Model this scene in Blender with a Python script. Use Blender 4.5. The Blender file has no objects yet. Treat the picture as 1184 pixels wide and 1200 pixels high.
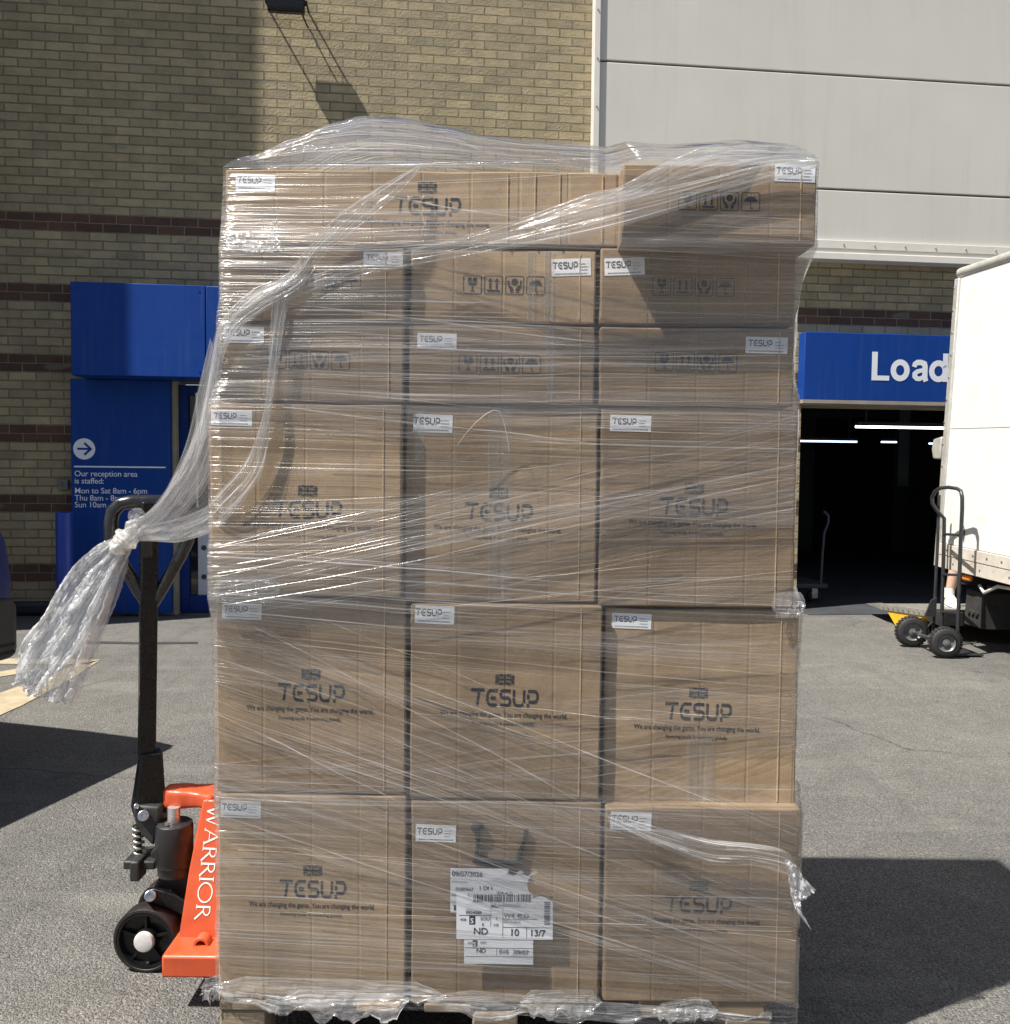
import bpy, bmesh, math, random
from mathutils import Vector, Matrix, noise
R = math.radians
random.seed(11)
scene = bpy.context.scene
COL = scene.collection

# ------------------------------------------------------------------ camera
F_PX, CX, CY, H_CAM = 1052.0, 592.0, 600.0, 1.31     # focal length and centre in the photograph's pixels
PITCH, ROLL = R(2.72), R(0.6)
fw = Vector((0, math.cos(PITCH), -math.sin(PITCH)))
u0 = Vector((0, math.sin(PITCH), math.cos(PITCH)))
r0 = Vector((1, 0, 0))
rt = r0 * math.cos(ROLL) + u0 * math.sin(ROLL)
up = u0 * math.cos(ROLL) - r0 * math.sin(ROLL)
CAM = Vector((0, 0, H_CAM))
cd = bpy.data.cameras.new('camera')
cam = bpy.data.objects.new('camera', cd)
COL.objects.link(cam)
cam.matrix_world = Matrix(((rt.x, up.x, -fw.x, 0), (rt.y, up.y, -fw.y, 0), (rt.z, up.z, -fw.z, H_CAM), (0, 0, 0, 1)))
cd.sensor_fit = 'HORIZONTAL'
cd.sensor_width = 36
cd.lens = 36 * F_PX / 1184
cd.clip_start = 0.05
cd.clip_end = 2000
scene.camera = cam

# ------------------------------------------------------------------ sun, sky, exposure
SUN_DIR = Vector((0.56, 0.30, -1.0)).normalized()      # the way the light travels
sl = bpy.data.lights.new('sun', 'SUN')
sl.energy = 5.0
sl.angle = R(0.53)
sl.color = (1.0, 0.95, 0.87)
sun = bpy.data.objects.new('sun', sl)
COL.objects.link(sun)
sun.rotation_euler = SUN_DIR.to_track_quat('-Z', 'Y').to_euler()
world = bpy.data.worlds.new('World')
scene.world = world
world.use_nodes = True
wn = world.node_tree
sky = wn.nodes.new('ShaderNodeTexSky')
sky.sky_type = 'NISHITA'
sky.sun_disc = False
sky.sun_elevation = math.asin(-SUN_DIR.z)
sky.sun_rotation = math.atan2(-SUN_DIR.x, -SUN_DIR.y)
sky.air_density = 1.0
sky.dust_density = 1.2
wn.links.new(sky.outputs['Color'], wn.nodes['Background'].inputs['Color'])
wn.nodes['Background'].inputs['Strength'].default_value = 0.05
scene.view_settings.view_transform = 'Standard'
scene.view_settings.look = 'None'
scene.view_settings.exposure = 0.88
scene.view_settings.gamma = 1.0
scene.render.engine = 'CYCLES'
scene.cycles.transparent_max_bounces = 40
scene.cycles.max_bounces = 10

# ------------------------------------------------------------------ pixel rays (photograph pixels -> points at a real depth)
def ray(px, py):
    return fw * F_PX + rt * (px - CX) + up * (CY - py)
def P(px, py, Y):
    d = ray(px, py)
    return CAM + d * (Y / d.y)
def G(px, py, z=0.0):
    d = ray(px, py)
    return CAM + d * ((z - H_CAM) / d.z)

# the facade: its own frame, turned 6 degrees away to the right
WA = math.atan(0.11)
W0 = Vector((0, 8.17, 0))
WX = Vector((math.cos(WA), math.sin(WA), 0))
WN = Vector((math.sin(WA), -math.cos(WA), 0))          # out of the wall, towards the yard
def W(lx, out, z):
    return W0 + WX * lx + WN * out + Vector((0, 0, z))
def wp(px, py, out=0.0):
    d = ray(px, py)
    t = ((W0 + WN * out) - CAM).dot(WN) / d.dot(WN)
    p = CAM + d * t
    return (p - W0).dot(WX), p.z

# ------------------------------------------------------------------ objects
ROOTM = {}
def setp(o, label=None, cat=None, group=None, kind=None):
    if label: o['label'] = label
    if cat: o['category'] = cat
    if group: o['group'] = group
    if kind: o['kind'] = kind
    return o
def thing(name, label, cat, loc=(0, 0, 0), rz=0.0, group=None):
    o = bpy.data.objects.new(name, None)
    COL.objects.link(o)
    o.empty_display_size = 0.1
    o.location = loc
    o.rotation_euler = (0, 0, rz)
    ROOTM[o.name] = (Matrix.Translation(Vector(loc)) @ Matrix.Rotation(rz, 4, 'Z')).inverted()
    return setp(o, label, cat, group)

class MB:
    """collects faces in world coordinates and links them as ONE mesh object"""
    def __init__(s):
        s.v, s.f, s.uv, s.mi = [], [], [], []
    def add(s, vs, fs, uvs=None, mi=0):
        n = len(s.v)
        s.v += [Vector(v) for v in vs]
        for f in fs:
            s.f.append([i + n for i in f])
            s.mi.append(mi)
            s.uv.append([uvs[i] for i in f] if uvs else None)
        return s
    def frame_box(s, o, ax, ay, az, mi=0):
        """a box from corner o along three edge vectors"""
        o, ax, ay, az = Vector(o), Vector(ax), Vector(ay), Vector(az)
        vs = [o, o + ax, o + ax + ay, o + ay, o + az, o + ax + az, o + ax + ay + az, o + ay + az]
        fs = [(0, 3, 2, 1), (4, 5, 6, 7), (0, 1, 5, 4), (1, 2, 6, 5), (2, 3, 7, 6), (3, 0, 4, 7)]
        if ax.cross(ay).dot(az) < 0: fs = [f[::-1] for f in fs]
        return s.add(vs, fs, None, mi)
    def box(s, x0, x1, y0, y1, z0, z1, mi=0):
        return s.frame_box((x0, y0, z0), (x1 - x0, 0, 0), (0, y1 - y0, 0), (0, 0, z1 - z0), mi)
    def wbox(s, l0, l1, o0, o1, z0, z1, mi=0):
        """a box in the facade's frame: along, out of the wall, up"""
        return s.frame_box(W(l0, o0, z0), WX * (l1 - l0), WN * (o1 - o0), (0, 0, z1 - z0), mi)
    def prism(s, pts, d, mi=0):
        """a flat outline (points in order) pushed along d"""
        n = len(pts)
        pts = [Vector(p) for p in pts]
        d = Vector(d)
        nm = Vector((0, 0, 0))
        for i in range(1, n - 1): nm += (pts[i] - pts[0]).cross(pts[i + 1] - pts[0])
        if nm.dot(d) > 0: pts = pts[::-1]
        vs = pts + [p + d for p in pts]
        fs = [tuple(range(n)), tuple(range(2 * n - 1, n - 1, -1))]
        fs += [(i, i + n, (i + 1) % n + n, (i + 1) % n) for i in range(n)]
        return s.add(vs, fs, None, mi)
    def cyl(s, p0, p1, r0, r1=None, n=20, caps=True, mi=0):
        return s.tube([p0, p1], [r0, r0 if r1 is None else r1], n, caps, mi)
    def tube(s, pts, r, n=12, caps=True, mi=0, square=False):
        pts = [Vector(p) for p in pts]
        rr = r if isinstance(r, (list, tuple)) else [r] * len(pts)
        prev = None
        vs, fs = [], []
        for i, p in enumerate(pts):
            t = (pts[min(i + 1, len(pts) - 1)] - pts[max(i - 1, 0)]).normalized()
            if prev is None:
                a = Vector((0, 0, 1)) if abs(t.z) < 0.9 else Vector((1, 0, 0))
                nn = t.cross(a).normalized()
            else:
                nn = (prev - t * prev.dot(t)).normalized()
            prev = nn
            b = t.cross(nn)
            for k in range(n):
                a = 2 * math.pi * k / n
                vs.append(p + (nn * math.cos(a) + b * math.sin(a)) * rr[i])
        for i in range(len(pts) - 1):
            for k in range(n):
                k2 = (k + 1) % n
                fs.append((i * n + k, i * n + k2, (i + 1) * n + k2, (i + 1) * n + k))
        if caps:
            fs.append(tuple(range(n - 1, -1, -1)))
            fs.append(tuple((len(pts) - 1) * n + k for k in range(n)))
        return s.add(vs, fs, None, mi)
    def lathe(s, c, axis, prof, n=36, mi=0):
        """prof: (distance along axis, radius)"""
        c, axis = Vector(c), Vector(axis).normalized()
        a = Vector((0, 0, 1)) if abs(axis.z) < 0.9 else Vector((1, 0, 0))
        nn = axis.cross(a).normalized()
        b = axis.cross(nn)
        vs, fs = [], []
        for d, r in prof:
            for k in range(n):
                t = 2 * math.pi * k / n
                vs.append(c + axis * d + (nn * math.cos(t) + b * math.sin(t)) * max(r, 1e-4))
        for i in range(len(prof) - 1):
            for k in range(n):
                k2 = (k + 1) % n
                fs.append((i * n + k, i * n + k2, (i + 1) * n + k2, (i + 1) * n + k))
        return s.add(vs, fs, None, mi)
    def grid(s, fn, nu, nv, uvfn=None, mi=0):
        vs, uvs, fs = [], [], []
        for i in range(nu + 1):
            for j in range(nv + 1):
                vs.append(fn(i / nu, j / nv))
                if uvfn: uvs.append(uvfn(i / nu, j / nv))
        for i in range(nu):
            for j in range(nv):
                a = i * (nv + 1) + j
                fs.append((a, a + nv + 1, a + nv + 2, a + 1))
        return s.add(vs, fs, uvs if uvfn else None, mi)
    def flat(s, pl, polys, mi=0):
        """2-D polygons laid on a plane pl = (origin, x axis, y axis)"""
        o, ax, ay = pl
        nn = ax.cross(ay) * 1.6e-5                          # neighbouring strokes overlap: keep them out of one plane
        for i, poly in enumerate(polys):
            s.add([o + ax * p[0] + ay * p[1] + nn * (i % 13) for p in poly], [tuple(range(len(poly)))], None, mi)
        return s
    def build(s, name, mats, parent=None, bevel=0.0, smooth=35, seg=2, org=None):
        me = bpy.data.meshes.new(name)
        top = parent
        while top is not None and top.parent is not None: top = top.parent
        if top is not None and top.name in ROOTM: M = ROOTM[top.name]
        elif org is not None: M = Matrix.Translation(-Vector(org))
        else: M = Matrix.Identity(4)
        me.from_pydata([M @ v for v in s.v], [], s.f)
        if not isinstance(mats, (list, tuple)): mats = [mats]
        for m in mats: me.materials.append(m)
        for p, k in zip(me.polygons, s.mi): p.material_index = k
        if any(u is not None for u in s.uv):
            l = me.uv_layers.new(name='UVMap')
            for p, u in zip(me.polygons, s.uv):
                if u:
                    for li, c in zip(p.loop_indices, u): l.data[li].uv = c
        me.validate()
        if smooth:
            for p in me.polygons: p.use_smooth = True
            me.set_sharp_from_angle(angle=R(smooth))
        o = bpy.data.objects.new(name, me)
        COL.objects.link(o)
        if org is not None and parent is None: o.location = org
        if parent is not None: o.parent = parent
        if bevel:
            b = o.modifiers.new('bevel', 'BEVEL')
            b.width = bevel
            b.segments = seg
            b.limit_method = 'ANGLE'
            b.angle_limit = R(40)
        return o

# ---- flat lettering and line drawing
_TX = {}
def text_polys(t, size, bold=0.0, align='LEFT', space=1.0):
    key = (t, bold, align, space)
    if key not in _TX:
        c = bpy.data.curves.new('lettering', 'FONT')
        c.body = t
        c.align_x = align
        c.size = 1.0
        c.offset = bold
        c.space_character = space
        c.resolution_u = 3
        o = bpy.data.objects.new('lettering', c)
        COL.objects.link(o)
        dg = bpy.context.evaluated_depsgraph_get()
        dg.update()
        me = o.evaluated_get(dg).to_mesh()
        _TX[key] = [[(me.vertices[i].co.x, me.vertices[i].co.y) for i in p.vertices] for p in me.polygons]
        o.evaluated_get(dg).to_mesh_clear()
        bpy.data.objects.remove(o)
        bpy.data.curves.remove(c)
    return [[(x * size, y * size) for x, y in p] for p in _TX[key]]
def shift(polys, dx, dy, s=1.0):
    return [[(x * s + dx, y * s + dy) for x, y in p] for p in polys]
def stroke(pts, w, close=False):
    """a polyline of even width as quads with mitred joints"""
    n = len(pts)
    ws = w if isinstance(w, (list, tuple)) else [w] * n
    L, Rr = [], []
    for i in range(n):
        p = pts[i]
        a = pts[i - 1] if (i > 0 or close) else None
        b = pts[(i + 1) % n] if (i < n - 1 or close) else None
        def nrm(q, r):
            dx, dy = r[0] - q[0], r[1] - q[1]
            l = math.hypot(dx, dy) or 1
            return (-dy / l, dx / l)
        if a is None: m, k = nrm(p, b), 1
        elif b is None: m, k = nrm(a, p), 1
        else:
            n1, n2 = nrm(a, p), nrm(p, b)
            mx, my = n1[0] + n2[0], n1[1] + n2[1]
            l = math.hypot(mx, my) or 1
            m = (mx / l, my / l)
            k = 1 / max(0.4, m[0] * n1[0] + m[1] * n1[1])
        h = ws[i] / 2 * k
        L.append((p[0] + m[0] * h, p[1] + m[1] * h))
        Rr.append((p[0] - m[0] * h, p[1] - m[1] * h))
    out = []
    for i in range(n if close else n - 1):
        j = (i + 1) % n
        out.append([Rr[i], Rr[j], L[j], L[i]])
    return out
def rect(x0, y0, x1, y1): return [[(x0, y0), (x1, y0), (x1, y1), (x0, y1)]]
def ring(cx, cy, r, a0=0, a1=360, n=16, sy=1.0):
    return [(cx + r * math.cos(R(a0 + (a1 - a0) * i / n)), cy + r * sy * math.sin(R(a0 + (a1 - a0) * i / n))) for i in range(n + 1)]
def disc(cx, cy, r, n=24, sy=1.0): return [ring(cx, cy, r, 0, 360, n, sy)[:-1]]

def logo():
    """the wordmark in letters of height 1, five rounded block letters; about 4.95 wide"""
    w = 0.185
    g = []
    g += stroke([(0, .94), (1.0, .94)], w)
    g += [[(.38, 0), (.56, 0), (.68, .80), (.50, .80)]]
    e = [(2.02, .94), (1.5, .94), (1.32, .84), (1.24, .62), (1.24, .34), (1.34, .13), (1.5, .06), (1.98, .06)]
    g += stroke(e, w)
    g += stroke([(1.5, .49), (1.88, .49)], w * 1.05)
    g += [[(1.46, .49), (1.62, .68), (1.62, .30)]]
    g += stroke([(3.0, .94), (2.46, .94), (2.28, .86), (2.24, .72), (2.30, .56), (2.46, .50), (2.82, .50), (2.96, .42), (3.0, .28), (2.94, .13), (2.78, .06), (2.24, .06)], w)
    g += stroke([(3.26, 1.0), (3.26, .34), (3.34, .14), (3.52, .06), (3.86, .06), (4.0, .16)], w)
    g += stroke([(4.04, .24), (4.04, 1.0)], w)
    g += stroke([(4.34, .94), (4.86, .94), (5.0, .88), (5.07, .72), (5.07, .52), (4.98, .36), (4.84, .30), (4.40, .30)], w)
    g += stroke([(4.36, .74), (4.36, .46)], w)
    g += stroke([(4.36, .18), (4.36, -.04)], w)
    return shift(g, -2.53, 0)
LOGO = [[(x * .775, y) for x, y in q] for q in logo()]
def union_flag(w, h):
    """a one-colour printed union flag: dark cross and dark corner fields, the saltire left clear"""
    a, b = w / 2, h / 2
    g = rect(-a, -h * .085, a, h * .085) + rect(-w * .05, -b, w * .05, b)
    for sx in (-1, 1):
        for sy in (-1, 1):
            g += [[(sx * a * .78, sy * b), (sx * a * .17, sy * b), (sx * a * .17, sy * b * .46)]]
            g += [[(sx * a, sy * b * .29), (sx * a, sy * b * .84), (sx * a * .46, sy * b * .29)]]
            g += stroke([(sx * a * .22, sy * b * .33), (sx * a * .96, sy * b * .97)], h * .045)
    return g
def handling_row():
    """fragile, this way up, handle with care, keep dry: four boxed symbols of side 1, pitch 1.18"""
    out = []
    for k in range(4):
        g = stroke([(.06, 0), (.94, 0), (1, .06), (1, .94), (.94, 1), (.06, 1), (0, .94), (0, .06)], .045, True)
        if k == 0:
            g += [[(.27, .88), (.24, .62), (.32, .47), (.46, .41), (.54, .41), (.68, .47), (.76, .62), (.73, .88), (.56, .88), (.50, .70), (.55, .62), (.46, .55), (.50, .66), (.44, .74), (.46, .88)]]
            g += rect(.47, .18, .53, .42) + [[(.32, .12), (.68, .12), (.60, .18), (.40, .18)]]
        elif k == 1:
            for x in (.32, .68):
                g += rect(x - .055, .26, x + .055, .68) + [[(x - .13, .66), (x + .13, .66), (x, .88)]]
            g += rect(.14, .12, .86, .22)
        elif k == 2:
            g += disc(.5, .68, .19, 12)
            for s in (-1, 1):
                g += [[(.5 + s * .06, .10), (.5 + s * .24, .10), (.5 + s * .26, .24), (.5 + s * .38, .46), (.5 + s * .40, .76), (.5 + s * .31, .76), (.5 + s * .28, .52), (.5 + s * .12, .38), (.5 + s * .05, .26)]]
        else:
            g += [ring(.5, .50, .36, 0, 180, 14, .82)]
            g += stroke([(.5, .5), (.5, .18), (.53, .12), (.58, .12), (.61, .18)], .05)
            for x in (.32, .5, .68): g += disc(x, .86 if x == .5 else .82, .035, 8)
        out += shift(g, k * 1.18, 0)
    return out
SYMBOLS = handling_row()

# ------------------------------------------------------------------ materials
def mat(name, col, rough=0.6, metal=0.0, spec=0.5, coat=0.0):
    m = bpy.data.materials.new(name)
    m.use_nodes = True
    b = m.node_tree.nodes['Principled BSDF']
    b.inputs['Base Color'].default_value = (*col, 1)
    b.inputs['Roughness'].default_value = rough
    b.inputs['Metallic'].default_value = metal
    b.inputs['Specular IOR Level'].default_value = spec
    b.inputs['Coat Weight'].default_value = coat
    return m
class NT:
    """short hand for node trees"""
    def __init__(s, m):
        s.m, s.t = m, m.node_tree
        s.b = s.t.nodes.get('Principled BSDF')
    def n(s, kind, **kw):
        nd = s.t.nodes.new('ShaderNode' + kind)
        for k, v in kw.items():
            if k in ('operation', 'blend_type', 'data_type', 'noise_dimensions', 'feature', 'offset', 'offset_frequency', 'squash', 'use_clamp', 'wave_type', 'bands_direction', 'mode', 'vector_type'):
                setattr(nd, k, v)
            else:
                s.set(nd.inputs[k.replace('_', ' ')], v)
        return nd
    def set(s, inp, v):
        if hasattr(v, 'outputs'): s.t.links.new(v.outputs[0], inp)
        elif hasattr(v, 'is_output'): s.t.links.new(v, inp)
        else: inp.default_value = v
    def math(s, op, a, b=None, clamp=False):
        nd = s.t.nodes.new('ShaderNodeMath')
        nd.operation = op
        nd.use_clamp = clamp
        s.set(nd.inputs[0], a)
        if b is not None: s.set(nd.inputs[1], b)
        return nd
    def ramp(s, f, stops, interp='LINEAR'):
        nd = s.t.nodes.new('ShaderNodeValToRGB')
        s.set(nd.inputs[0], f)
        cr = nd.color_ramp
        cr.interpolation = interp
        while len(cr.elements) > 1: cr.elements.remove(cr.elements[-1])
        for i, (p, c) in enumerate(stops):
            e = cr.elements[0] if i == 0 else cr.elements.new(p)
            e.position = p
            e.color = (*c, 1) if isinstance(c, (list, tuple)) else (c, c, c, 1)
        return nd
    def mix(s, f, a, b, blend='MIX'):
        nd = s.t.nodes.new('ShaderNodeMix')
        nd.data_type = 'RGBA'
        nd.blend_type = blend
        s.set(nd.inputs[0], f)
        for k, v in ((6, a), (7, b)):
            if isinstance(v, (list, tuple)): v = (*v, 1)[:4]
            s.set(nd.inputs[k], v)
        return nd.outputs[2]
    def coord(s, kind='Object', scale=(1, 1, 1), rot=(0, 0, 0), loc=(0, 0, 0)):
        tc = s.t.nodes.new('ShaderNodeTexCoord')
        mp = s.t.nodes.new('ShaderNodeMapping')
        s.t.links.new(tc.outputs[kind], mp.inputs[0])
        mp.inputs['Scale'].default_value = scale
        mp.inputs['Rotation'].default_value = rot
        mp.inputs['Location'].default_value = loc
        return mp
    def noise(s, vec, scale, detail=3, rough=0.5, dist=0.0):
        nd = s.t.nodes.new('ShaderNodeTexNoise')
        s.set(nd.inputs['Vector'], vec)
        nd.inputs['Scale'].default_value = scale
        nd.inputs['Detail'].default_value = detail
        nd.inputs['Roughness'].default_value = rough
        nd.inputs['Distortion'].default_value = dist
        return nd
    def bump(s, h, strength=0.3, dist=0.01, normal=None):
        nd = s.t.nodes.new('ShaderNodeBump')
        s.set(nd.inputs['Height'], h)
        nd.inputs['Strength'].default_value = strength
        nd.inputs['Distance'].default_value = dist
        if normal is not None: s.set(nd.inputs['Normal'], normal)
        return nd

def worn(name, col, rough=0.5, metal=0.0, var=0.25, scale=6.0, dirt=None, bump=0.0, coat=0.0, spec=0.5):
    """a painted or moulded surface with uneven tone, patchy gloss and optional grime"""
    m = mat(name, col, rough, metal, spec, coat)
    t = NT(m)
    co = t.coord('Object')
    n1 = t.noise(co, scale, 5, 0.6)
    lo = tuple(c * (1 - var) for c in col)
    hi = tuple(min(1, c * (1 + var * .6)) for c in col)
    c = t.ramp(n1, [(0.3, lo), (0.7, hi)]).outputs[0]
    if dirt:
        n2 = t.noise(co, scale * 2.7, 6, 0.7, 0.6)
        c = t.mix(t.ramp(n2, [(0.56, 0.0), (0.74, 0.75)]), c, dirt)
    t.set(t.b.inputs['Base Color'], c)
    t.set(t.b.inputs['Roughness'], t.ramp(t.noise(co, scale * 4, 4, 0.6), [(0.3, max(0.05, rough - .12)), (0.75, min(1, rough + .15))]))
    if bump: t.set(t.b.inputs['Normal'], t.bump(t.noise(co, scale * 30, 4, 0.6), bump, 0.003))
    return m

def m_asphalt():
    m = mat('asphalt', (.12, .12, .115), 0.9, spec=0.3)
    t = NT(m)
    co = t.coord('Object')
    v = t.n('TexVoronoi', Vector=co, Scale=250.0)
    v2 = t.n('TexVoronoi', Vector=co, Scale=135.0)
    stone = t.ramp(v.outputs['Color'], [(0.0, (.085, .084, .083)), (0.45, (.155, .152, .145)), (0.8, (.235, .228, .214)), (1.0, (.45, .44, .41))])
    stone2 = t.ramp(v2.outputs['Color'], [(0.0, (.08, .079, .079)), (0.55, (.16, .157, .150)), (0.9, (.26, .252, .236)), (1.0, (.5, .49, .46))])
    c = t.mix(0.45, stone, stone2)
    pits = t.ramp(t.noise(co, 130, 4, .7), [(0.36, (.35, .35, .36)), (0.5, (1, 1, 1))])
    c = t.mix(1.0, c, pits, 'MULTIPLY')
    big = t.ramp(t.noise(co, .55, 5, .62), [(0.3, (.74, .74, .76)), (0.72, (1.2, 1.18, 1.13))])
    c = t.mix(1.0, c, big, 'MULTIPLY')
    mid = t.ramp(t.noise(co, 7, 5, .65), [(0.3, (.86, .86, .86)), (0.7, (1.1, 1.1, 1.09))])
    c = t.mix(1.0, c, mid, 'MULTIPLY')
    # pale dust tracks and a few dark drips
    st = t.ramp(t.noise(t.coord('Object', (.35, 2.2, 1)), 1.6, 5, .6), [(0.56, 0.0), (0.72, .35)])
    c = t.mix(st, c, (.30, .285, .255))
    oil = t.ramp(t.noise(co, 2.3, 3, .5), [(0.70, 0.0), (0.78, .55)])
    c = t.mix(oil, c, (.05, .05, .052))
    tread = t.ramp(t.noise(t.coord('Object', (2.6, .22, 1), (0, 0, .35)), 1.3, 4, .55), [(0.58, 0.0), (0.70, .38)])
    c = t.mix(tread, c, (.075, .074, .074))
    drip = t.ramp(t.noise(co, 6.5, 2, .4), [(0.72, 0.0), (0.78, .5)])
    c = t.mix(drip, c, (.06, .06, .06))
    crk = t.n('TexVoronoi', feature='DISTANCE_TO_EDGE', Vector=t.mix(.12, t.coord('Object'), t.noise(co, 3, 4, .6).outputs['Color']), Scale=0.75)
    cm = t.math('MULTIPLY', t.ramp(crk.outputs['Distance'], [(0.0, 1.0), (0.0045, 0.0)]), t.ramp(t.noise(co, .7, 2, .5), [(0.54, 0.0), (0.62, .8)]))
    c = t.mix(cm, c, (.045, .045, .046))
    t.set(t.b.inputs['Base Color'], c)
    h = t.math('ADD', t.math('MULTIPLY', v.outputs['Distance'], -1.0), t.math('MULTIPLY', v2.outputs['Distance'], -1.1))
    t.set(t.b.inputs['Normal'], t.bump(t.math('ADD', h, t.noise(co, 160, 3, .6)), 0.75, 0.006))
    t.set(t.b.inputs['Roughness'], t.ramp(v.outputs['Color'], [(0, .95), (1, .62)]))
    return m

def m_brick():
    m = mat('buff_brick', (.3, .26, .17), 0.9, spec=0.25)
    t = NT(m)
    tc = t.t.nodes.new('ShaderNodeTexCoord')
    sx = t.t.nodes.new('ShaderNodeSeparateXYZ')
    t.t.links.new(tc.outputs['Object'], sx.inputs[0])
    # slightly wandering edges
    wob = t.noise(tc.outputs['Object'], 9, 3, .6)
    wz = t.math('ADD', sx.outputs['Z'], t.math('MULTIPLY', t.math('SUBTRACT', wob, 0.5), 0.010))
    wx = t.math('ADD', t.math('ADD', sx.outputs['X'], sx.outputs['Y']), t.math('MULTIPLY', t.math('SUBTRACT', t.noise(tc.outputs['Object'], 13, 2, .5), 0.5), 0.012))
    cx = t.t.nodes.new('ShaderNodeCombineXYZ')
    t.set(cx.inputs[0], wx); t.set(cx.inputs[1], wz)
    def brick(c1, c2, mo):
        b = t.n('TexBrick', Vector=cx, Color1=(*c1, 1), Color2=(*c2, 1), Mortar=(*mo, 1))
        b.offset, b.offset_frequency = 0.5, 2
        b.inputs['Scale'].default_value = 1.0
        b.inputs['Mortar Size'].default_value = 0.0062
        b.inputs['Mortar Smooth'].default_value = 0.45
        b.inputs['Bias'].default_value = 0.0
        b.inputs['Brick Width'].default_value = 0.225
        b.inputs['Row Height'].default_value = 0.075
        return b
    b1 = brick((.42, .350, .224), (.30, .254, .170), (.235, .202, .146))
    b2 = brick((.135, .078, .056), (.088, .054, .043), (.26, .225, .175))
    # courses of dark brick: two courses every eight up to 3.45 m
    zz = t.math('DIVIDE', t.math('SUBTRACT', sx.outputs['Z'], 0.30), 0.60)
    fr = t.math('FRACT', zz)
    band = t.math('MULTIPLY', t.math('LESS_THAN', fr, 0.25), t.math('LESS_THAN', sx.outputs['Z'], 3.52))
    band = t.math('MULTIPLY', band, t.math('GREATER_THAN', sx.outputs['Z'], 0.29))
    c = t.mix(band, b1.outputs['Color'], b2.outputs['Color'])
    blot = t.ramp(t.noise(tc.outputs['Object'], 5, 6, .7), [(0.3, (.76, .76, .75)), (0.7, (1.14, 1.13, 1.1))])
    c = t.mix(1.0, c, blot, 'MULTIPLY')
    # green-grey replaced bricks in patches
    odd = t.ramp(t.noise(t.coord('Object', (2.2, 1, 6.6)), 1.0, 2, .5), [(0.66, 0.0), (0.69, .55)], 'LINEAR')
    c = t.mix(t.math('MULTIPLY', odd, t.math('SUBTRACT', 1.0, b1.outputs['Fac'])), c, (.20, .20, .15))
    speck = t.ramp(t.noise(tc.outputs['Object'], 160, 3, .7), [(0.35, (.82, .82, .8)), (0.65, (1.1, 1.1, 1.1))])
    c = t.mix(1.0, c, speck, 'MULTIPLY')
    t.set(t.b.inputs['Base Color'], c)
    hgt = t.math('SUBTRACT', t.math('ADD', 1.0, t.math('MULTIPLY', t.noise(tc.outputs['Object'], 45, 4, .65), .35)), b1.outputs['Fac'])
    t.set(t.b.inputs['Normal'], t.bump(hgt, 1.0, 0.024))
    return m

def m_card():
    m = mat('corrugated_cardboard', (.42, .28, .16), 0.78, spec=0.25)
    t = NT(m)
    co = t.coord('Object')
    oi = t.t.nodes.new('ShaderNodeObjectInfo')
    base = t.ramp(oi.outputs['Random'], [(0, (.235, .168, .106)), (.5, (.310, .222, .138)), (1, (.385, .280, .176))])
    flute = t.n('TexWave', Vector=t.coord('Object'), Scale=55.0, Distortion=0.4, Detail=1.0)
    c = t.mix(t.math('MULTIPLY', flute.outputs['Fac'], .05), base, (.30, .20, .11))
    fib = t.ramp(t.noise(t.coord('Object', (3, 3, 14)), 30, 5, .7), [(0.3, (.88, .87, .86)), (0.7, (1.08, 1.08, 1.08))])
    c = t.mix(1.0, c, fib, 'MULTIPLY')
    panel = t.ramp(t.noise(t.coord('Object', (1.6, 1, .25)), 6, 2, .5), [(0.38, (.92, .92, .92)), (0.56, (1.03, 1.03, 1.03))])
    c = t.mix(0.7, c, panel, 'MULTIPLY')
    stain = t.ramp(t.noise(co, 4, 6, .7), [(0.28, (.70, .70, .71)), (0.62, (1.08, 1.08, 1.07))])
    c = t.mix(1.0, c, stain, 'MULTIPLY')
    t.set(t.b.inputs['Base Color'], c)
    # fold lines: faint vertical scores
    score = t.n('TexWave', Vector=t.coord('Object', (1, 0, 0)), Scale=3.1, Distortion=0.0)
    sc = t.ramp(score.outputs['Fac'], [(0.0, 0.0), (0.012, 1.0)])
    h = t.math('ADD', t.math('MULTIPLY', sc, .5), t.math('MULTIPLY', flute.outputs['Fac'], .06))
    b1 = t.bump(h, 0.5, 0.003)
    t.set(t.b.inputs['Normal'], t.bump(t.noise(co, 7, 3, .5), 0.28, 0.02, b1))
    return m

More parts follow.
